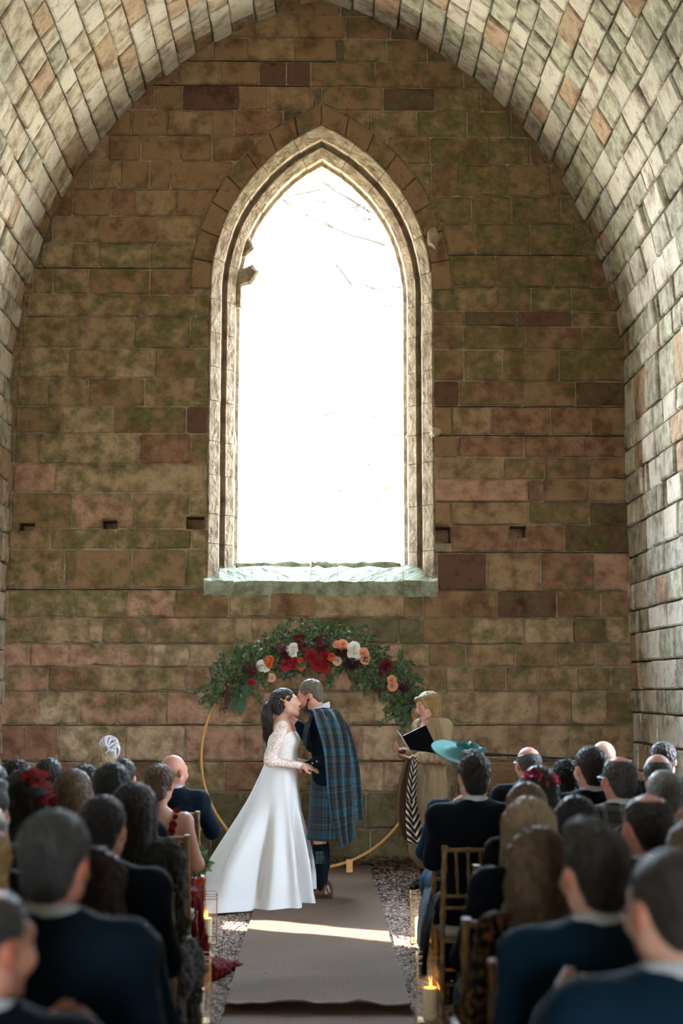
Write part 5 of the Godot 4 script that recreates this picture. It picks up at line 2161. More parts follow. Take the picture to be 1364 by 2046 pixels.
func drape(parent: Node3D, called: String, m: Material, a: Vector3, b: Vector3, drop: float, out: Vector3, folds: int, amp: float) -> void:
	# cloth that falls from the edge a-b
	var rows := []
	var back := []
	for k in 15:
		var f := k / 14.0
		var row := []
		for j in 41:
			var u := j / 40.0
			var p := a.lerp(b, u) + Vector3(0, -drop * f * (0.85 + 0.15 * sin(u * 3.0 + 1.0)), 0) + out * (0.25 * f + 0.12 * sin(f * 2.6))
			p += out * amp * sin(u * TAU * folds + sin(f * 3.0 + u * 4.0)) * (0.25 + 0.75 * f) + out * 0.03 * fine.get_noise_2d(u * 6.0, f * 6.0)
			row.append(p)
		rows.append(row)
	var bb := Buf.new()
	bb.grid(rows)
	part(called, bb.mesh(), m, parent)


func build_guests() -> void:
	mat("spectacle", Color(0.55, 0.6, 0.62), 0.25, 0.9)
	mat("trim_red", Color(0.50, 0.02, 0.05), 0.7)
	mat("trim_pink", Color(0.72, 0.03, 0.30), 0.7)
	mat("trim_white", Color(0.88, 0.88, 0.90), 0.7)
	mat("trim_cream", Color(0.74, 0.66, 0.46), 0.8)
	mat("trim_turquoise", Color(0.33, 0.58, 0.57), 0.8)
	mat("trim_black", Color(0.03, 0.03, 0.03), 0.6)
	var list := [
		# the right-hand seats, front to back
		{"x": 0.869, "d": 8.79, "h": 1.313, "pose": "w_lap_-25", "outfit": "dress", "cloth": "cloth_teal", "hair": "straight", "hcol": "blond", "who": "the turquoise hat", "label": "person in teal velvet dress wearing a wide turquoise hat with flowers"},
		{"x": 0.826, "d": 7.67, "h": 1.373, "pose": "m_chin_-6", "outfit": "suit", "cloth": "cloth_midnight", "legs": "cloth_black", "hair": "quiff", "hcol": "dark", "cx": 0.0, "who": "the dark haired man resting his chin", "label": "person in midnight blue jacket resting chin on hand behind the turquoise hat"},
		{"x": 1.399, "d": 9.62, "h": 1.338, "pose": "m_lap_-16", "outfit": "suit", "cloth": "cloth_charcoal", "hair": "ring", "hcol": "grey", "tone": "ruddy", "who": "the bald man by the microphone", "label": "person with bald crown, grey sides and glasses beside the microphone stand"},
		{"x": 1.527, "d": 8.85, "h": 1.275, "pose": "m_lap_10", "outfit": "suit", "cloth": "cloth_black", "hair": "curly", "hcol": "dark", "who": "the dark curly head", "label": "person with dark curly hair between the bald man and the white collar"},
		{"x": 1.538, "d": 8.16, "h": 1.391, "pose": "m_lap_-16", "outfit": "suit", "cloth": "cloth_black", "hair": "short", "hcol": "brown", "who": "the brown haired man with a white collar", "label": "person with neat brown hair and white collar over a black jacket"},
		{"x": 1.904, "d": 9.62, "h": 1.377, "pose": "m_lap_0", "outfit": "suit", "cloth": "cloth_black", "hair": "none", "hcol": "grey", "tone": "fair", "who": "the shiny bald man behind the brown hair", "label": "person with smooth bald head in front of the brown haired guest"},
		{"x": 1.548, "d": 7.44, "h": 1.374, "pose": "m_lap_-16", "outfit": "suit", "cloth": "cloth_plaid", "hair": "receding", "hcol": "grey", "tone": "ruddy", "who": "the man in the checked coat", "label": "person in black and cream checked coat with cropped grey hair and glasses"},
		{"x": 2.308, "d": 9.63, "h": 1.365, "pose": "m_lap_10", "outfit": "suit", "cloth": "cloth_charcoal", "hair": "short", "hcol": "auburn", "who": "the auburn haired man near the side wall", "label": "person with short auburn hair near the pale side wall"},
		{"x": 1.944, "d": 8.25, "h": 1.351, "pose": "m_lap_10", "outfit": "suit", "cloth": "cloth_black", "hair": "ring", "hcol": "grey", "tone": "ruddy", "who": "the bald man near the side wall", "label": "person with pink bald head and dark sides in front of the auburn hair"},
		{"x": 2.349, "d": 8.83, "h": 1.353, "pose": "m_lap_-40", "outfit": "suit", "cloth": "cloth_charcoal", "hair": "ring", "hcol": "silver", "who": "the bearded man against the side wall", "label": "person with bald head and silver beard turned against the side wall"},
		{"x": 1.595, "d": 6.67, "h": 1.344, "pose": "m_lap_0", "outfit": "suit", "cloth": "cloth_charcoal", "hair": "crop", "hcol": "silver", "who": "the silver haired man", "label": "person with close silver hair behind the checked coat"},
		{"x": 1.567, "d": 5.91, "h": 1.349, "pose": "m_lap_-16", "outfit": "suit", "cloth": "cloth_black", "hair": "quiff", "hcol": "black", "tone": "tan", "who": "the black haired man behind the silver hair", "label": "person with thick black hair behind the silver haired guest"},
		{"x": 1.085, "d": 6.11, "h": 1.260, "pose": "w_lap_0", "outfit": "dress", "cloth": "cloth_black", "hair": "straight", "hcol": "black", "who": "the glossy black hair", "label": "person with glossy straight black hair behind the pink fascinator"},
		{"x": 1.171, "d": 7.66, "h": 1.305, "pose": "w_lap_0", "outfit": "dress", "cloth": "cloth_plum", "hair": "straight", "hcol": "brown", "who": "the pink fascinator", "label": "person with brown hair wearing a bright pink feather fascinator"},
		{"x": 0.989, "d": 6.88, "h": 1.268, "pose": "w_lap_0", "outfit": "dress", "cloth": "cloth_charcoal", "hair": "straight", "hcol": "light", "cx": -0.09, "who": "the light brown head behind the midnight jacket", "label": "person with smooth light brown hair between the midnight jacket and the long blond hair"},
		{"x": 0.776, "d": 5.36, "h": 1.310, "pose": "w_lap_0", "outfit": "coat", "cloth": "cloth_midnight", "hair": "long", "hcol": "blond", "cx": -0.08, "who": "the long blond hair", "label": "person with long straight blond hair down her dark coat"},
		{"x": 1.184, "d": 5.23, "h": 1.340, "pose": "m_lap_-16", "outfit": "suit", "cloth": "cloth_blue", "hair": "receding", "hcol": "brown", "tone": "ruddy", "who": "the thinning dark haired man", "label": "person with thinning dark crown and blue jacket behind the black hair"},
		{"x": 1.144, "d": 4.43, "h": 1.313, "pose": "m_lap_0", "outfit": "suit", "cloth": "cloth_navy", "hair": "short", "hcol": "light", "who": "the light brown haired man at the row's end", "label": "person with short light brown hair behind the thinning crown"},
		{"x": 0.697, "d": 4.59, "h": 1.270, "pose": "w_lap_8", "outfit": "dress", "cloth": "cloth_floral", "hair": "wavy", "hcol": "light", "who": "the wavy haired woman in flowered dress", "label": "person with long wavy light brown hair and dark flowered dress"},
		{"x": 0.723, "d": 3.82, "h": 1.352, "pose": "m_lap_-16", "outfit": "suit", "cloth": "cloth_blue", "hair": "quiff", "hcol": "ash", "who": "the tousled man in blue jacket", "label": "person with tousled ash brown hair in blue jacket behind the flowered dress"},
		{"x": 0.730, "d": 3.04, "h": 1.380, "pose": "m_clapL_-20", "outfit": "suit", "cloth": "cloth_blue", "hair": "crop", "hcol": "ash", "who": "the clapping man with cropped hair", "label": "person clapping in blue suit with crisp white collar and cropped hair"},
		# the left-hand seats, front to back
		{"x": -0.970, "d": 9.80, "h": 1.279, "pose": "m_clapR_42", "outfit": "suit", "cloth": "cloth_navy", "hair": "none", "hcol": "grey", "tone": "ruddy", "who": "the bald man clapping", "label": "person with bald head in navy suit clapping beside the bride's train"},
		{"x": -0.900, "d": 8.27, "h": 1.288, "pose": "w_lap_8", "outfit": "gown", "cloth": "cloth_wine", "hair": "updo", "hcol": "light", "who": "the red velvet gown", "label": "person in red velvet gown with bare back and a strap of red roses"},
		{"x": -1.465, "d": 9.82, "h": 1.327, "pose": "w_lap_8", "outfit": "dress", "cloth": "cloth_cream", "hair": "straight", "hcol": "blond", "who": "the white feather fascinator", "label": "person with blond hair wearing a curled white feather fascinator"},
		{"x": -1.211, "d": 9.03, "h": 1.281, "pose": "m_lap_10", "outfit": "suit", "cloth": "cloth_charcoal", "hair": "short", "hcol": "brown", "who": "the brown haired guest by the bald man", "label": "person with brown hair and charcoal jacket behind the bald clapping guest"},
		{"x": -1.323, "d": 8.26, "h": 1.287, "pose": "w_lap_8", "outfit": "dress", "cloth": "cloth_black", "hair": "updo", "hcol": "black", "who": "the cream flower headpiece", "label": "person with dark hair pinned up under a cream flower headpiece"},
		{"x": -0.955, "d": 6.77, "h": 1.369, "pose": "m_lap_10", "outfit": "suit", "cloth": "cloth_midnight", "hair": "short", "hcol": "black", "tone": "tan", "who": "the black haired man behind the red gown", "label": "person with full black hair in dark jacket behind the red gown"},
		{"x": -1.260, "d": 7.51, "h": 1.297, "pose": "w_lap_8", "outfit": "dress", "cloth": "cloth_black", "hair": "long", "hcol": "light", "who": "the long smooth brown hair", "label": "person with long smooth light brown hair behind the cream headpiece"},
		{"x": -1.348, "d": 6.74, "h": 1.341, "pose": "w_lap_8", "outfit": "dress", "cloth": "cloth_black", "hair": "long", "hcol": "black", "who": "the red fascinator", "label": "person with long black hair wearing a deep red feather fascinator"},
		{"x": -1.673, "d": 9.03, "h": 1.287, "pose": "m_lap_10", "outfit": "suit", "cloth": "cloth_black", "hair": "short", "hcol": "black", "tone": "tan", "who": "the glossy black haired man", "label": "person with short glossy black hair in front of the red fascinator"},
		{"x": -1.712, "d": 8.27, "h": 1.304, "pose": "m_lap_10", "outfit": "suit", "cloth": "cloth_black", "hair": "curly", "hcol": "dark", "who": "the dark curly guest by the side wall", "label": "person with dark curls beside the glossy black hair"},
		{"x": -1.679, "d": 7.49, "h": 1.331, "pose": "m_lap_10", "outfit": "suit", "cloth": "cloth_charcoal", "hair": "short", "hcol": "ash", "who": "the ash haired man by the side wall", "label": "person with ash grey hair and charcoal jacket behind the dark curls"},
		{"x": -1.348, "d": 5.98, "h": 1.325, "pose": "m_lap_10", "outfit": "suit", "cloth": "cloth_charcoal", "hair": "quiff", "hcol": "ash", "who": "the tousled grey haired man", "label": "person with tousled dark grey hair behind the red fascinator"},
		{"x": -1.186, "d": 5.23, "h": 1.311, "pose": "m_lap_10", "outfit": "suit", "cloth": "cloth_charcoal", "hair": "ring", "hcol": "silver", "who": "the balding silver haired man", "label": "person with balding silver head behind the tousled grey hair"},
		{"x": -1.035, "d": 4.48, "h": 1.296, "pose": "w_lap_8", "outfit": "dress", "cloth": "cloth_cream", "hair": "wavy", "hcol": "golden", "who": "the golden wavy hair", "label": "person with golden wavy hair and pale dress behind the balding silver head"},
		{"x": -0.759, "d": 6.02, "h": 1.323, "pose": "w_tuck_8", "outfit": "fur", "cloth": "fur_olive", "hair": "long", "hcol": "dark", "who": "the olive fur coat", "label": "person with long dark hair wrapped in a shaggy olive fur coat"},
		{"x": -0.771, "d": 5.25, "h": 1.327, "pose": "m_lap_10", "outfit": "suit", "cloth": "cloth_midnight", "hair": "short", "hcol": "dark", "who": "the dark haired man behind the fur coat", "label": "person with cropped dark hair in midnight suit behind the fur coat"},
		{"x": -0.673, "d": 4.44, "h": 1.227, "pose": "w_lap_8", "outfit": "coat", "cloth": "cloth_blue", "hair": "wavy", "hcol": "auburn", "who": "the auburn haired woman in blue coat", "label": "person with auburn hair in blue coat between two dark suits"},
		{"x": -0.664, "d": 3.71, "h": 1.402, "pose": "m_lap_10", "outfit": "suit", "cloth": "cloth_navy", "hair": "short", "hcol": "grey", "tone": "ruddy", "who": "the greying man in navy suit", "label": "person with greying hair and pale blue collar in navy suit"},
		{"x": -0.660, "d": 2.96, "h": 1.318, "pose": "m_clapR_38", "outfit": "suit", "cloth": "cloth_midnight", "hair": "receding", "hcol": "grey", "tone": "ruddy", "who": "the clapping man with grey temples", "label": "person clapping in dark suit with grey temples and head turned aside"},
	]
	# the checked coat: a plain woven check in black and cream
	var im := Image.create(128, 128, false, Image.FORMAT_RGB8)
	for y in 128:
		for x in 128:
			var c := Color(0.05, 0.05, 0.055)
			if (x % 64) > 44:
				c = c.lerp(Color(0.55, 0.52, 0.44), 0.5)
			if (y % 64) > 44:
				c = c.lerp(Color(0.55, 0.52, 0.44), 0.5)
			im.set_pixel(x, y, c)
	tri_map(mat("cloth_plaid", Color(1, 1, 1), 0.9), ImageTexture.create_from_image(im), 6.0, false)
	for g in list:
		var t := guest(g)
		var J := pose_of(g.pose)
		var H: Vector3 = J.head
		var B: Basis = J.hb
		var l: String = g.label
		if "glasses" in l:
			spectacles(t, H, B)
		if "turquoise hat" in l and "wearing" in l:
			var b := Buf.new()
			b.lathe(Vector3.ZERO, [[0.001, 0.045], [0.055, 0.040], [0.085, 0.014], [0.12, 0.004], [0.175, 0.014], [0.178, 0.008], [0.12, -0.004], [0.06, 0.0], [0.001, 0.02]], 28)
			var o := part("hat", b.mesh(), M.trim_turquoise, t)
			var tilt := Basis(Vector3.BACK, -0.26) * Basis(Vector3.RIGHT, 0.34)
			o.transform = Transform3D(tilt, H + Vector3(-0.02, 0.135, 0.03))
			for k in 3:
				frill(t, H + Vector3(0.01 + 0.045 * k, 0.185 - 0.012 * k, 0.06), Basis(Vector3.UP, k), "hat_flower", M.trim_turquoise, 8, 0.05, "petal", 300 + k)
			var q := Buf.new()
			q.tube([Vector3(0.05, 0.17, 0.08), Vector3(-0.06, 0.22, 0.09), Vector3(-0.14, 0.245, 0.09)], [0.0022, 0.0018, 0.001], 5)
			q.tube([Vector3(0.09, 0.16, 0.08), Vector3(0.15, 0.20, 0.08), Vector3(0.165, 0.255, 0.08)], [0.0022, 0.0018, 0.001], 5)
			var qo := part("quill", q.mesh(), M.trim_black, t)
			qo.position = H
			drape(t, "satin_skirt", M.cloth_satin, Vector3(-0.19, 0.55, -0.46), Vector3(-0.20, 0.55, 0.10), 0.42, Vector3(-0.16, 0, 0.02), 4, 0.10)
		if "resting chin" in l:
			drape(t, "kilt", M.cloth_black, Vector3(-0.19, 0.56, -0.50), Vector3(-0.22, 0.56, 0.14), 0.42, Vector3(-0.18, 0, 0.0), 7, 0.10)
		if "pink feather" in l:
			frill(t, H + B * Vector3(-0.035, 0.085, 0.075), B, "fascinator", M.trim_pink, 16, 0.062, "petal", 91)
			frill(t, H + B * Vector3(0.045, 0.055, 0.095), B, "fascinator", M.trim_pink, 12, 0.055, "petal", 92)
		if "white feather" in l:
			frill(t, H + B * Vector3(0.055, 0.105, 0.03), B, "fascinator", M.trim_white, 22, 0.10, "feather", 93)
		if "cream flower" in l:
			frill(t, H + B * Vector3(0.055, 0.055, 0.07), B, "fascinator", M.trim_cream, 9, 0.052, "petal", 94)
		if "red feather" in l and "wearing" in l:
			frill(t, H + B * Vector3(0.07, 0.075, 0.07), B, "fascinator", M.trim_red, 14, 0.07, "petal", 95)
			frill(t, H + B * Vector3(0.10, -0.01, 0.075), B, "fascinator", M.trim_red, 14, 0.062, "petal", 96)
		if "silver beard" in l:
			var b := Buf.new()
			sdf(b, [ell(Vector3(0, -0.085, -0.055), Vector3(0.058, 0.045, 0.055), Basis.IDENTITY, 0.02)], 0.008)
			roughen(b, 0.008, Vector3(60, 40, 60))
			var o := part("beard", b.mesh(), M.hair_silver, t)
			o.transform = Transform3D(B, H)
		if "red velvet gown" in l and "person in" in l:
			var rm := rose_mesh(6, 1.0, 8)
			for k in 6:
				var f := k / 5.0
				var o := part("strap_rose", rm, M.trim_red, t)
				o.position = Vector3(lerpf(0.105, 0.075, f), lerpf(1.075, 0.90, f), lerpf(0.06, 0.165, minf(f * 1.6, 1.0)))
				o.scale = Vector3.ONE * 0.026
	# the bouquet in her lap
	var bq := thing("bouquet", "small bouquet of green leaves and orange blooms on the red velvet lap", "bouquet", Vector3(-0.74, 0.66, 5.52))
	var lb := Buf.new()
	var pr := RandomNumberGenerator.new()
	pr.seed = 5
	for k in 120:
		var d := Vector3(pr.randf_range(-0.6, 1), pr.randf_range(-0.7, 1), pr.randf_range(-1, 1)).normalized()
		leaf_quad(lb, d * pr.randf_range(0.01, 0.07), d, Vector3(0.1, 0.3, 1), 0.06, 0.03, [Color(0.05, 0.11, 0.04), Color(0.09, 0.17, 0.05), Color(0.14, 0.20, 0.08)][k % 3])
	part("leaves", lb.mesh(), M.garland_leaf, bq).set_meta("kind", "stuff")
	var rm2 := rose_mesh(7, 1.0, 12)
	for q in [[0.03, -0.10, 0.06, 0.028, "orange"], [0.06, 0.02, 0.05, 0.018, "crimson"], [-0.02, -0.04, 0.08, 0.02, "orange"]]:
		var o := part("bloom", rm2, M["petal_" + q[4]], bq)
		o.position = Vector3(q[0], q[1], q[2])
		o.scale = Vector3.ONE * q[3]
	# a grey fur wrap thrown over a chair by the aisle
	var wb := Buf.new()
	sdf(wb, [cap(Vector3(-0.20, 0.50, 0.05), Vector3(0.0, 0.56, 0.08), 0.035, 0.045, 0.03), cap(Vector3(-0.20, 0.50, 0.05), Vector3(-0.23, 0.28, 0.06), 0.03, 0.035, 0.03), cap(Vector3(-0.16, 0.52, -0.1), Vector3(-0.21, 0.36, 0.12), 0.03, 0.05, 0.03), cap(Vector3(-0.24, 0.24, 0.07), Vector3(-0.14, 0.28, 0.10), 0.05, 0.045, 0.03)], 0.011)
	roughen(wb, 0.014, Vector3(60, 60, 60))
	single("fur_wrap", wb.mesh(), M.fur_grey, "grey fur wrap hanging off a chair beside the aisle", "wrap", Vector3(0.87, 0, 14.4 - 6.45))


# ------------------------------------------------------------------ bride, groom and celebrant
func tartan() -> ImageTexture:
	var n := 160
	var line := []
	for k in n:
		var c := Color(0.15, 0.16, 0.15)
		if k < 30:
			c = Color(0.10, 0.29, 0.35)
		elif k < 36:
			c = Color(0.03, 0.04, 0.05)
		elif k < 58:
			c = Color(0.24, 0.21, 0.19)
		elif k < 62:
			c = Color(0.15, 0.48, 0.56)
		elif k < 84:
			c = Color(0.10, 0.15, 0.16)
		elif k < 90:
			c = Color(0.07, 0.27, 0.42)
		elif k < 96:
			c = Color(0.03, 0.05, 0.07)
		elif k < 126:
			c = Color(0.20, 0.18, 0.17)
		elif k < 130:
			c = Color(0.33, 0.22, 0.17)
		elif k < 150:
			c = Color(0.08, 0.17, 0.20)
		else:
			c = Color(0.07, 0.35, 0.47)
		line.append(c)
	var im := Image.create(n, n, false, Image.FORMAT_RGB8)
	for y in n:
		for x in n:
			var w := ((x + y) % 4) < 2
			im.set_pixel(x, y, line[x].lerp(line[y], 0.62 if w else 0.38))
	return ImageTexture.create_from_image(im)


func strip_cloth(path: Array, across: Array, widths: Array, folds: int, amp: float, normal: Vector3, m: Material, called: String, parent: Node3D, us: float, vs: float) -> void:
	# a length of cloth along a path, with lengthwise folds
	var rows := []
	var steps := 26
	for a in steps + 1:
		var f := a / float(steps) * (path.size() - 1)
		var i := mini(int(f), path.size() - 2)
		var t := f - i
		var p0: Vector3 = path[maxi(i - 1, 0)]
		var p: Vector3 = (path[i] as Vector3).cubic_interpolate(path[i + 1], p0, path[mini(i + 2, path.size() - 1)], t)
		var w: Vector3 = (across[i] as Vector3).lerp(across[i + 1], t).normalized()
		var wd: float = lerpf(widths[i], widths[i + 1], t)
		var tang: Vector3 = (path[i + 1] - path[i]).normalized()
		var nn := tang.cross(w).normalized()
		if nn.dot(normal) < 0:
			nn = -nn
		var row := []
		for c in 25:
			var u := c / 24.0
			row.append(p + w * wd * (u - 0.5) + nn * (amp * sin(u * TAU * folds + f * 0.5) + 0.008 * fine.get_noise_2d(u * 5.0, f * 2.0)) + tang * 0.03 * sin(u * 3.0 + a * 0.1) * t * 0.0)
		rows.append(row)
	var b := Buf.new()
	b.grid(rows, false, Color.WHITE, us, vs)
	part(called, b.mesh(), m, parent)


func build_couple() -> void:
	people_materials()
	var plaid := mat("tartan", Color(1, 1, 1), 0.9)
	plaid.albedo_texture = tartan()
	plaid.rim_enabled = true
	plaid.rim = 0.3
	var lace_pat := noise_tex(512, 0.028, [[0.0, Color(0.90, 0.89, 0.86)], [0.46, Color(0.90, 0.89, 0.86)], [0.52, Color(0.80, 0.60, 0.50)], [0.64, Color(0.78, 0.58, 0.49)], [0.70, Color(0.90, 0.88, 0.85)], [1.0, Color(0.92, 0.90, 0.88)]], 95, 3)
	tri_map(mat("lace", Color(1, 1, 1), 0.8), lace_pat, 2.6, false)
	var lace_fine := noise_tex(512, 0.06, [[0.0, Color(0.93, 0.92, 0.90)], [0.55, Color(0.90, 0.89, 0.87)], [0.65, Color(0.76, 0.72, 0.68)], [1.0, Color(0.90, 0.88, 0.86)]], 96, 3)
	tri_map(mat("lace_bodice", Color(1, 1, 1), 0.8), lace_fine, 2.5, false)
	var silk := mat("bridal_satin", Color(0.84, 0.83, 0.82), 0.5)
	silk.rim_enabled = true
	silk.rim = 0.15
	mat("gold_vine", Color(0.80, 0.66, 0.44), 0.35, 0.8)
	mat("shoe_brown", Color(0.31, 0.19, 0.12), 0.3)
	mat("shoe_sole", Color(0.06, 0.05, 0.05), 0.6)
	mat("silver_button", Color(0.75, 0.75, 0.75), 0.3, 0.9)
	build_bride()
	build_groom()


func build_bride() -> void:
	var t := thing("person", "person in white lace sleeved wedding gown with a long satin train", "person", Vector3(-0.295, 0, 2.52), deg_to_rad(-82))
	t.scale = Vector3.ONE * 1.02
	var J := seated_pose()
	J.merge({"pelvis": Vector3(0, 0.98, 0.01), "chest": Vector3(0, 1.28, -0.01), "neck": Vector3(0, 1.425, 0.015), "head": Vector3(0, 1.562, -0.03), "hb": Basis(Vector3.UP, 0.06) * Basis(Vector3.RIGHT, 0.22) * Basis(Vector3.BACK, 0.06),
		"shL": Vector3(-0.15, 1.375, 0.02), "shR": Vector3(0.15, 1.375, 0.02), "elL": Vector3(-0.20, 1.13, 0.08), "elR": Vector3(0.212, 1.115, 0.125), "wrL": Vector3(-0.13, 1.09, -0.15), "wrR": Vector3(0.175, 1.075, -0.125),
		"hdL": [Vector3(0.1, 0, -1), Vector3(0.2, -1, 0)], "hdR": [Vector3(-0.05, -0.15, -1), Vector3(-0.5, -0.8, 0)], "hipL": Vector3(-0.045, 0.93, 0.02), "hipR": Vector3(0.045, 0.93, 0.02), "knL": Vector3(-0.07, 0.52, 0.0), "knR": Vector3(0.07, 0.52, 0.0), "anL": Vector3(-0.07, 0.13, 0.01), "anR": Vector3(0.07, 0.13, 0.01), "w": 0.76, "curl": 0.35}, true)
	var b := body_mesh(J, 1.0, 0.0045, 0.004)
	var H: Vector3 = J.head
	var B: Basis = J.hb
	dye(b, H + B * Vector3(0, -0.063, -0.095), Vector3(0.024, 0.012, 0.02), Color(0.85, 0.42, 0.42), B)
	for s in [-1.0, 1.0]:
		dye(b, H + B * Vector3(0.031 * s, 0.0, -0.092), Vector3(0.015, 0.005, 0.02), Color(0.25, 0.18, 0.15), B)
		dye(b, H + B * Vector3(0.033 * s, 0.027, -0.092), Vector3(0.018, 0.005, 0.02), Color(0.35, 0.25, 0.20), B)
		dye(b, H + B * Vector3(0.05 * s, -0.025, -0.075), Vector3(0.025, 0.022, 0.03), Color(1.02, 0.82, 0.78), B)
	part("body", b.mesh(), skin_of("fair"), t)
	var h := part("hair", hair_mesh("ponytail"), M.hair_brown, t)
	h.transform = Transform3D(B, H)
	h.set_meta("label", "dark brown hair in a wavy ponytail")
	# lengths of the ponytail that catch auburn
	var tl := Buf.new()
	sdf(tl, [cap(Vector3(0.004, -0.10, 0.182), Vector3(0.0, -0.25, 0.168), 0.030, 0.026, 0.03), cap(Vector3(0, -0.25, 0.168), Vector3(-0.01, -0.37, 0.145), 0.026, 0.006, 0.02)], 0.006)
	roughen(tl, 0.010, Vector3(45, 10, 45))
	var to := part("ponytail_lengths", tl.mesh(), M.hair_auburn, t)
	to.transform = Transform3D(Basis(Vector3.RIGHT, 0.03), H)
	# the golden leaf vine pinned over the ear
	var vb := Buf.new()
	var pr := RandomNumberGenerator.new()
	pr.seed = 3
	for k in 22:
		var f := k / 21.0
		var p := Vector3(0.090 * cos((f - 0.25) * 1.5), 0.045 - 0.03 * f + 0.012 * sin(f * 14.0), lerpf(-0.02, 0.10, f))
		vb.blob(p, Vector3.ONE * pr.randf_range(0.003, 0.006), 6)
		leaf_quad(vb, p, Vector3(0.4, pr.randf_range(-1, 1), pr.randf_range(-1, 1)).normalized(), Vector3(1, 0.1, 0), 0.016, 0.008, Color.WHITE)
	var vo := part("hair_vine", vb.mesh(), M.gold_vine, t)
	vo.transform = Transform3D(B, H)
	# lace bodice and sleeves
	var bd := Buf.new()
	var side := Vector3.RIGHT
	sdf(bd, [ell(J.pelvis + Vector3(0, 0.07, 0), Vector3(0.130, 0.11, 0.132), Basis.IDENTITY, 0.05), ell(Vector3(0, 1.15, 0.0), Vector3(0.126, 0.17, 0.124), Basis.IDENTITY, 0.05), ell(Vector3(0, 1.27, -0.01), Vector3(0.140, 0.12, 0.126), Basis.IDENTITY, 0.05), ell(Vector3(-0.06, 1.27, -0.085), Vector3(0.055, 0.055, 0.05), Basis.IDENTITY, 0.03), ell(Vector3(0.06, 1.27, -0.085), Vector3(0.055, 0.055, 0.05), Basis.IDENTITY, 0.03), ell(Vector3(0, 1.475, -0.05), Vector3(0.12, 0.10, 0.12), Basis.IDENTITY, 0.015, 1)], 0.010)
	part("lace_bodice", bd.mesh(), M.lace_bodice, t)
	for s in ["L", "R"]:
		var sl := Buf.new()
		sdf(sl, [cap(J["sh" + s] + Vector3(0, 0.005, 0), J["el" + s], 0.050, 0.042, 0.03), cap(J["el" + s], J["wr" + s], 0.041, 0.028, 0.03)], 0.009)
		part("lace_sleeve", sl.mesh(), M.lace, t)
	# the satin skirt: rings from the waist to a wide hem that trails behind
	var hem := [[0.0, 0.20], [45.0, 0.29], [90.0, 0.52], [120.0, 0.74], [150.0, 0.80], [180.0, 0.70], [225.0, 0.55], [270.0, 0.46], [315.0, 0.30], [360.0, 0.20]]
	var rows := []
	var n := 168
	var levels := 34
	for a in levels + 1:
		var f := a / float(levels)
		var ring := []
		for c in n:
			var deg := 360.0 * c / n
			var r1 := 0.3
			for k in hem.size() - 1:
				if deg >= hem[k][0] and deg <= hem[k + 1][0]:
					var u: float = (deg - hem[k][0]) / (hem[k + 1][0] - hem[k][0])
					u = u * u * (3.0 - 2.0 * u)
					r1 = lerpf(hem[k][1], hem[k + 1][1], u)
			var an := deg_to_rad(deg)
			var r0 := 0.132
			var g := pow(f, 1.05) * 0.94 + 0.06 * smoothstep(0.9, 1.0, f)
			var r := lerpf(r0, r1, g)
			var fold := sin(an * 9.0 + 0.8 * sin(an * 2.0)) + 0.45 * sin(an * 14.0 + 1.3) + 0.5 * fine.get_noise_2d(cos(an) * 2.0, sin(an) * 2.0 + 5.0)
			r += 0.095 * fold * smoothstep(0.14, 0.8, f) * (0.45 + r1)
			var y := 1.075 * (1.0 - f)
			y = maxf(y, 0.0) + 0.012 + 0.010 * maxf(0.0, sin(an * 9.0)) * smoothstep(0.9, 1.0, f)
			ring.append(Vector3(sin(an) * r, y, -cos(an) * r + 0.01))
		rows.append(ring)
	var sk := Buf.new()
	sk.outward(rows)
	part("satin_skirt", sk.mesh(), M.bridal_satin, t)
	var wb := Buf.new()
	wb.lathe(Vector3(0, 1.07, 0.01), [[0.135, -0.012], [0.138, 0.0], [0.136, 0.014]], 36)
	part("waistband", wb.mesh(), M.bridal_satin, t)
	var bt := Buf.new()
	for k in 40:
		var f := 0.10 + 0.78 * k / 39.0
		var lev := int(f * levels)
		var q: Vector3 = rows[lev][int(n * 158.0 / 360.0)].lerp(rows[lev + 1][int(n * 158.0 / 360.0)], f * levels - lev)
		bt.blob(q + Vector3(0, 0.002, 0.0), Vector3.ONE * 0.007, 6)
	part("button_row", bt.mesh(), M.lace_bodice, t).set_meta("kind", "stuff")


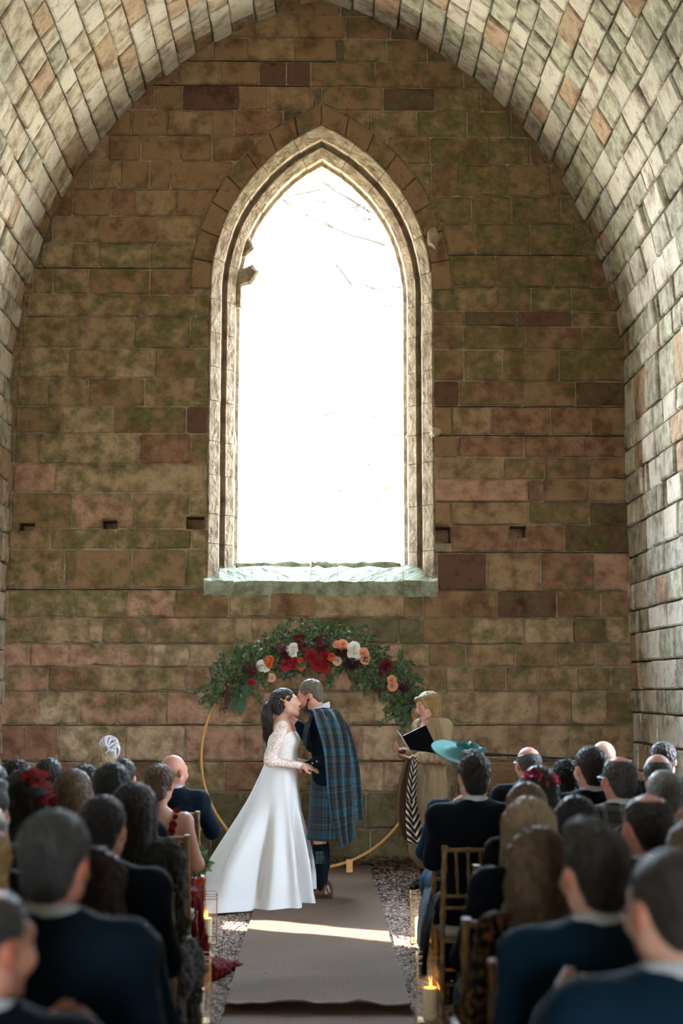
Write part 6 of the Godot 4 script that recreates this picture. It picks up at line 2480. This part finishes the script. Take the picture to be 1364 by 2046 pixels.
func build_groom() -> void:
	var t := thing("person", "person in tartan kilt and navy jacket with plaid over the shoulder, kissing the bride", "person", Vector3(0.075, 0, 2.40), deg_to_rad(84))
	var J := seated_pose()
	J.merge({"pelvis": Vector3(0, 1.0, 0.03), "chest": Vector3(0, 1.335, -0.02), "neck": Vector3(0, 1.515, -0.055), "head": Vector3(0.0, 1.66, -0.145), "hb": Basis(Vector3.UP, -0.08) * Basis(Vector3.RIGHT, -0.34) * Basis(Vector3.BACK, 0.10),
		"shL": Vector3(-0.185, 1.455, -0.02), "shR": Vector3(0.185, 1.455, -0.02), "elL": Vector3(-0.245, 1.175, 0.07), "elR": Vector3(0.22, 1.24, -0.14), "wrL": Vector3(-0.215, 1.075, -0.16), "wrR": Vector3(0.10, 1.42, -0.26),
		"hdL": [Vector3(0.15, 0.05, -1), Vector3(0.8, 0.5, 0)], "hdR": [Vector3(-0.25, 0.5, -0.8), Vector3(-0.9, 0, 0.2)], "hipL": Vector3(-0.09, 0.96, 0.03), "hipR": Vector3(0.09, 0.96, 0.03), "knL": Vector3(-0.10, 0.52, -0.05), "knR": Vector3(0.10, 0.52, -0.06), "anL": Vector3(-0.105, 0.10, -0.03), "anR": Vector3(0.11, 0.10, -0.05), "w": 1.0, "curl": 0.55}, true)
	var b := body_mesh(J, 0.0, 0.0045, 0.004)
	var H: Vector3 = J.head
	var B: Basis = J.hb
	for s in [-1.0, 1.0]:
		dye(b, H + B * Vector3(0.08 * s, -0.005, 0.012), Vector3(0.022, 0.036, 0.026), Color(1.05, 0.74, 0.66), B)
		dye(b, H + B * Vector3(0.032 * s, 0.029, -0.092), Vector3(0.020, 0.006, 0.02), Color(0.40, 0.30, 0.24), B)
		dye(b, H + B * Vector3(0.031 * s, 0.0, -0.092), Vector3(0.015, 0.004, 0.02), Color(0.35, 0.25, 0.2), B)
	part("body", b.mesh(), skin_of("ruddy"), t)
	var h := part("hair", hair_mesh("short"), M.hair_sand, t)
	h.transform = Transform3D(B, H)
	var bb := Buf.new()
	sdf(bb, [cap(Vector3(-0.060, -0.03, -0.012), Vector3(-0.018, -0.098, -0.062), 0.016, 0.026, 0.02), cap(Vector3(0.060, -0.03, -0.012), Vector3(0.018, -0.098, -0.062), 0.016, 0.026, 0.02), ell(Vector3(0, -0.094, -0.062), Vector3(0.036, 0.030, 0.036), Basis.IDENTITY, 0.02), cap(Vector3(-0.03, -0.046, -0.088), Vector3(0.03, -0.046, -0.088), 0.009, 0.009, 0.01)], 0.005)
	roughen(bb, 0.005, Vector3(80, 80, 80))
	var bo := part("beard", bb.mesh(), M.hair_brown, t)
	bo.transform = Transform3D(B, H)
	bo.set_meta("label", "short brown beard")
	var jk := Buf.new()
	var p := trunk_prims(J, 0.024)
	p.append_array(arm_prims(J, 0.017, 0.96))
	p.append(cap(Vector3(-0.06, 0.99, 0.03), Vector3(0.06, 0.99, 0.03), 0.135, 0.135, 0.05))
	sdf(jk, p, 0.012)
	roughen(jk, 0.004, Vector3(16, 12, 16))
	part("jacket", jk.mesh(), M.cloth_navy, t)
	part("shirt_collar", band(J.neck + Vector3(0, 0.0, 0.0), [[0.078, -0.02], [0.077, 0.015], [0.074, 0.062], [0.071, 0.066], [0.066, 0.02]], 0.03), M.cloth_white, t)
	part("jacket_collar", band(J.neck + Vector3(0, -0.015, 0.002), [[0.105, -0.035], [0.092, 0.0], [0.080, 0.022], [0.075, 0.026], [0.072, 0.0]], 0.022), M.cloth_navy, t)
	for k in 3:
		var sb := Buf.new()
		var f := 0.55 + 0.16 * k
		sb.blob(J.elL.lerp(J.wrL, f) + Vector3(-0.050 + 0.004 * k, 0.010, 0.0), Vector3(0.004, 0.008, 0.008), 8)
		part("sleeve_button", sb.mesh(), M.silver_button, t)
	# kilt: flat apron in front, knife pleats round the sides and back
	var rows := []
	var n := 200
	for a in 20:
		var f := a / 19.0
		var ring := []
		for c in n:
			var an := TAU * c / n
			var back := clampf(0.75 + 0.9 * -cos(an), 0.0, 1.0)
			var saw := fmod(c / 5.0, 1.0)
			var r := lerpf(0.168, 0.212, pow(f, 0.9)) + (0.020 * saw * back) * lerpf(0.25, 1.0, f)
			ring.append(Vector3(sin(an) * r * 1.0, 1.055 - 0.57 * f, 0.03 - cos(an) * r * 0.92))
		rows.append(ring)
	var kb := Buf.new()
	kb.outward(rows)
	for k in kb.v.size():
		var q := kb.v[k]
		kb.uv[k] = Vector2(atan2(q.x, q.z) * 0.2 / 0.16, q.y / 0.26)
	part("kilt", kb.mesh(), M.tartan, t)
	# the fly plaid over the shoulder nearest the aisle
	strip_cloth([Vector3(-0.130, 1.25, -0.170), Vector3(-0.165, 1.41, -0.150), Vector3(-0.200, 1.550, -0.030), Vector3(-0.290, 1.43, 0.055), Vector3(-0.335, 1.22, 0.110), Vector3(-0.335, 0.98, 0.130), Vector3(-0.310, 0.74, 0.150), Vector3(-0.285, 0.47, 0.185)],
		[Vector3(1, 0, -0.2), Vector3(1, 0, -0.4), Vector3(0.6, 0, 0.8), Vector3(0.25, 0, 1), Vector3(0.1, 0, 1), Vector3(0.05, 0.1, 1), Vector3(0, 0.25, 1), Vector3(0, 0.5, 1)], [0.12, 0.17, 0.23, 0.24, 0.21, 0.20, 0.20, 0.13], 3, 0.013, Vector3(-1, 0.2, 0), M.tartan, "plaid", t, 1.7, 7.0)
	strip_cloth([Vector3(-0.20, 1.52, 0.03), Vector3(-0.235, 1.40, 0.135), Vector3(-0.24, 1.15, 0.195), Vector3(-0.22, 0.90, 0.22), Vector3(-0.215, 0.64, 0.245)],
		[Vector3(0.5, 0, 1), Vector3(0.5, 0, 1), Vector3(0.4, 0, 1), Vector3(0.3, 0.1, 1), Vector3(0.2, 0.3, 1)], [0.14, 0.15, 0.16, 0.17, 0.16], 2, 0.012, Vector3(-1, 0.2, 0.3), M.tartan, "plaid_fold", t, 1.4, 6.0)
	for s in ["L", "R"]:
		var an: Vector3 = J["an" + s]
		var kn: Vector3 = J["kn" + s]
		var sk := Buf.new()
		sdf(sk, [cap(kn + Vector3(0, -0.09, 0.005), kn.lerp(an, 0.55) + Vector3(0, 0, 0.015), 0.060, 0.055, 0.03), cap(kn.lerp(an, 0.5) + Vector3(0, 0, 0.012), an, 0.055, 0.043, 0.03), ell(kn + Vector3(0, 0.02, 0), Vector3(0.15, 0.08, 0.15), Basis.IDENTITY, 0.004, 1)], 0.010)
		part("kilt_hose", sk.mesh(), M.cloth_midnight, t)
		strip_cloth([kn.lerp(an, 0.28) + Vector3(-0.066, 0, 0.0), kn.lerp(an, 0.42) + Vector3(-0.068, 0, 0.002), kn.lerp(an, 0.52) + Vector3(-0.064, 0, 0.0)], [Vector3(0.1, 0, 1), Vector3(0.1, 0, 1), Vector3(0.1, 0, 1)], [0.07, 0.075, 0.08], 2, 0.004, Vector3(-1, 0, 0), M.tartan, "flash", t, 0.6, 0.8)
		var so := part("shoe", shoe_mesh(), M.shoe_brown, t)
		so.position = Vector3(an.x, 0.014, an.z)
		var sole := Buf.new()
		sole.box(Vector3(-0.032, 0, 0.01), Vector3(0.032, 0.022, 0.085))
		sole.box(Vector3(-0.034, 0.008, -0.16), Vector3(0.034, 0.018, 0.085))
		var eo := part("sole", sole.mesh(), M.shoe_sole, so)
		eo.position = Vector3(0, -0.008, 0)
		var lc := Buf.new()
		for k in 4:
			lc.tube([Vector3(-0.022, 0.082 - 0.006 * k, -0.02 - 0.026 * k), Vector3(0.0, 0.090 - 0.008 * k, -0.022 - 0.026 * k), Vector3(0.022, 0.082 - 0.006 * k, -0.02 - 0.026 * k)], [0.0028], 5)
		part("laces", lc.mesh(), M.leather_black, so)
		var body_sock := 0


func build_officiant() -> void:
	var th := deg_to_rad(118)
	var t := thing("person", "person in long oatmeal wool coat with blond bob reading from a black folder", "person", Vector3(0.985, 0, 1.8), th)
	var J := seated_pose()
	J.merge({"pelvis": Vector3(0, 0.98, 0.01), "chest": Vector3(0, 1.28, 0.0), "neck": Vector3(0, 1.425, 0.01), "head": Vector3(0, 1.56, -0.03), "hb": Basis(Vector3.UP, -0.12) * Basis(Vector3.RIGHT, -0.12),
		"shL": Vector3(-0.17, 1.375, 0.02), "shR": Vector3(0.17, 1.375, 0.02), "elL": Vector3(-0.235, 1.13, 0.0), "elR": Vector3(0.225, 1.13, -0.02), "wrL": Vector3(-0.125, 1.125, -0.225), "wrR": Vector3(0.06, 1.16, -0.25),
		"hdL": [Vector3(0.05, 0.05, -1), Vector3(0.1, 1, 0)], "hdR": [Vector3(-0.3, 0.35, -0.9), Vector3(-0.6, 0.8, 0)], "hipL": Vector3(-0.085, 0.95, 0), "hipR": Vector3(0.085, 0.95, 0), "knL": Vector3(-0.09, 0.52, -0.02), "knR": Vector3(0.09, 0.52, -0.02), "anL": Vector3(-0.09, 0.09, 0.01), "anR": Vector3(0.09, 0.09, 0.01), "w": 0.9, "curl": 0.25, "curlR": 0.8, "thL": -1.0, "thR": 1.0}, true)
	var H: Vector3 = J.head
	var B: Basis = J.hb
	var b := Buf.new()
	var pp := trunk_prims(J, 0.0)
	pp.append_array(arm_prims(J, 0.0))
	pp.append_array(leg_prims(J, 0.0))
	sdf(b, pp, 0.016)
	var hp := head_prims(H, B, 1.0, J.neck)
	hp.append(ell(H + B * Vector3(0, -0.063, -0.098), Vector3(0.018, 0.011, 0.022), B, 0.004, 1))
	sdf(b, hp, 0.0045)
	for s in ["L", "R"]:
		sdf(b, hand_prims(J["wr" + s], J["hd" + s][0], J["hd" + s][1], J["th" + s], J.get("curl" + s, J.curl)), 0.004)
	dye(b, H + B * Vector3(0, -0.063, -0.085), Vector3(0.027, 0.019, 0.025), Color(0.78, 0.42, 0.42), B)
	dye(b, H + B * Vector3(0, -0.063, -0.078), Vector3(0.017, 0.011, 0.016), Color(0.20, 0.07, 0.07), B)
	for s in [-1.0, 1.0]:
		dye(b, H + B * Vector3(0.031 * s, 0.004, -0.094), Vector3(0.013, 0.006, 0.02), Color(0.22, 0.17, 0.15), B)
		dye(b, H + B * Vector3(0.032 * s, 0.028, -0.092), Vector3(0.018, 0.005, 0.02), Color(0.55, 0.40, 0.30), B)
		dye(b, H + B * Vector3(0.048 * s, -0.028, -0.075), Vector3(0.026, 0.024, 0.03), Color(1.04, 0.80, 0.75), B)
	part("body", b.mesh(), skin_of("fair"), t)
	var h := part("hair", hair_mesh("bob"), M.hair_golden, t)
	h.transform = Transform3D(B, H)
	# fringe swept across the brow
	var fr := Buf.new()
	sdf(fr, [cap(Vector3(-0.055, 0.085, -0.062), Vector3(0.02, 0.075, -0.085), 0.022, 0.018, 0.02), cap(Vector3(0.02, 0.075, -0.085), Vector3(0.068, 0.02, -0.055), 0.018, 0.016, 0.02), cap(Vector3(-0.055, 0.085, -0.062), Vector3(-0.074, 0.0, -0.045), 0.018, 0.014, 0.02)], 0.006)
	roughen(fr, 0.006, Vector3(70, 20, 70))
	var fo := part("fringe", fr.mesh(), M.hair_golden, t)
	fo.transform = Transform3D(B, H)
	var ct := Buf.new()
	var p := trunk_prims(J, 0.036)
	p.append_array(arm_prims(J, 0.026, 0.93))
	p.append(cap(Vector3(0, 0.95, 0.01), Vector3(0, 0.36, 0.02), 0.165, 0.215, 0.06))
	p.append(cap(Vector3(-0.05, 0.95, -0.02), Vector3(-0.07, 0.40, -0.06), 0.12, 0.13, 0.06))
	p.append(ell(Vector3(0, 1.47, -0.09), Vector3(0.075, 0.14, 0.09), Basis.IDENTITY, 0.02, 1))
	sdf(ct, p, 0.013)
	roughen(ct, 0.012, Vector3(18, 3, 18))
	part("coat", ct.mesh(), M.cloth_camel, t)
	part("coat_collar", band(J.neck + Vector3(0, -0.025, 0.01), [[0.130, -0.05], [0.112, 0.0], [0.092, 0.035], [0.084, 0.03], [0.080, 0.0]], 0.035, 22, 0.7), M.cloth_camel, t)
	for s in ["L", "R"]:
		var lg := Buf.new()
		sdf(lg, [cap(J["kn" + s], J["an" + s], 0.072, 0.055, 0.03)], 0.014)
		part("trouser_leg", lg.mesh(), M.cloth_black, t)
		var o := part("shoe", piece("shoe:"), M.leather_black, t)
		o.position = Vector3(J["an" + s].x, 0, J["an" + s].z)
	# scarf over the forearm: brown outside, black and cream chevrons inside
	var im := Image.create(96, 192, false, Image.FORMAT_RGB8)
	for y in 192:
		for x in 96:
			var v := fmod(y + absf(x - 48.0) * 0.9, 30.0)
			im.set_pixel(x, y, Color(0.05, 0.045, 0.045) if v < 17.0 else Color(0.80, 0.74, 0.64))
	var zig := mat("scarf_pattern", Color(1, 1, 1), 0.9)
	zig.albedo_texture = ImageTexture.create_from_image(im)
	var sc := mat("scarf_brown", Color(0.33, 0.23, 0.15), 0.95)
	var inv := Transform3D(Basis(Vector3.UP, th), t.position).affine_inverse()
	var pth := []
	var pth2 := []
	for q in SCARF_A:
		pth.append(inv * (q as Vector3))
	for q in SCARF_B:
		pth2.append(inv * (q as Vector3))
	var ax := inv.basis * Vector3(1, 0, 0.15)
	strip_cloth(pth, [ax, ax, ax, ax, ax], [0.09, 0.13, 0.15, 0.16, 0.14], 2, 0.018, inv.basis * Vector3(0, 0, 1), sc, "scarf", t, 1.0, 1.0)
	strip_cloth(pth2, [ax, ax, ax, ax, ax], [0.05, 0.07, 0.09, 0.13, 0.17], 2, 0.014, inv.basis * Vector3(0, 0, 1), zig, "scarf_lining", t, 1.0, 2.0)
	# the open folder she reads from
	var fold := thing("ceremony_folder", "open black folder with white pages held by the celebrant", "folder")
	var cover := func(c: Array, m: Material, called: String, off: float, thick: float):
		var bb := Buf.new()
		var nn: Vector3 = (c[1] - c[0]).cross(c[3] - c[0]).normalized()
		if nn.z < 0:
			nn = -nn
		var fr2 := []
		var bk := []
		for q in c:
			fr2.append(q + nn * (off + thick))
			bk.append(q + nn * off)
		bb.flat(fr2, nn)
		bb.flat(bk, -nn)
		var mid: Vector3 = (c[0] + c[2]) / 2
		for k in 4:
			var j := (k + 1) % 4
			bb.flat([fr2[k], fr2[j], bk[j], bk[k]], (c[k] + c[j]) / 2 - mid)
		part(called, bb.mesh(), m, fold)
	mat("folder_black", Color(0.022, 0.025, 0.03), 0.85).metallic_specular = 0.15
	mat("page", Color(0.85, 0.85, 0.82), 0.8)
	cover.call(FOLDER_R, M.folder_black, "cover", 0.0, 0.005)
	cover.call(FOLDER_L, M.folder_black, "cover", 0.0, 0.005)
	cover.call(FOLDER_RP, M.page, "pages", -0.012, 0.011)
	cover.call(FOLDER_LP, M.page, "pages", 0.006, 0.008)
	var rb := Buf.new()
	sdf(rb, [ell(Vector3.ZERO, Vector3(0.030, 0.018, 0.024), Basis.IDENTITY, 0.01), cap(Vector3(-0.02, 0.004, 0), Vector3(0.02, 0.004, 0), 0.014, 0.014, 0.01)], 0.005)
	single("ring_pouch", rb.mesh(), M.petal_crimson, "small dark red pouch resting on the celebrant's open palm", "pouch", RING_AT)
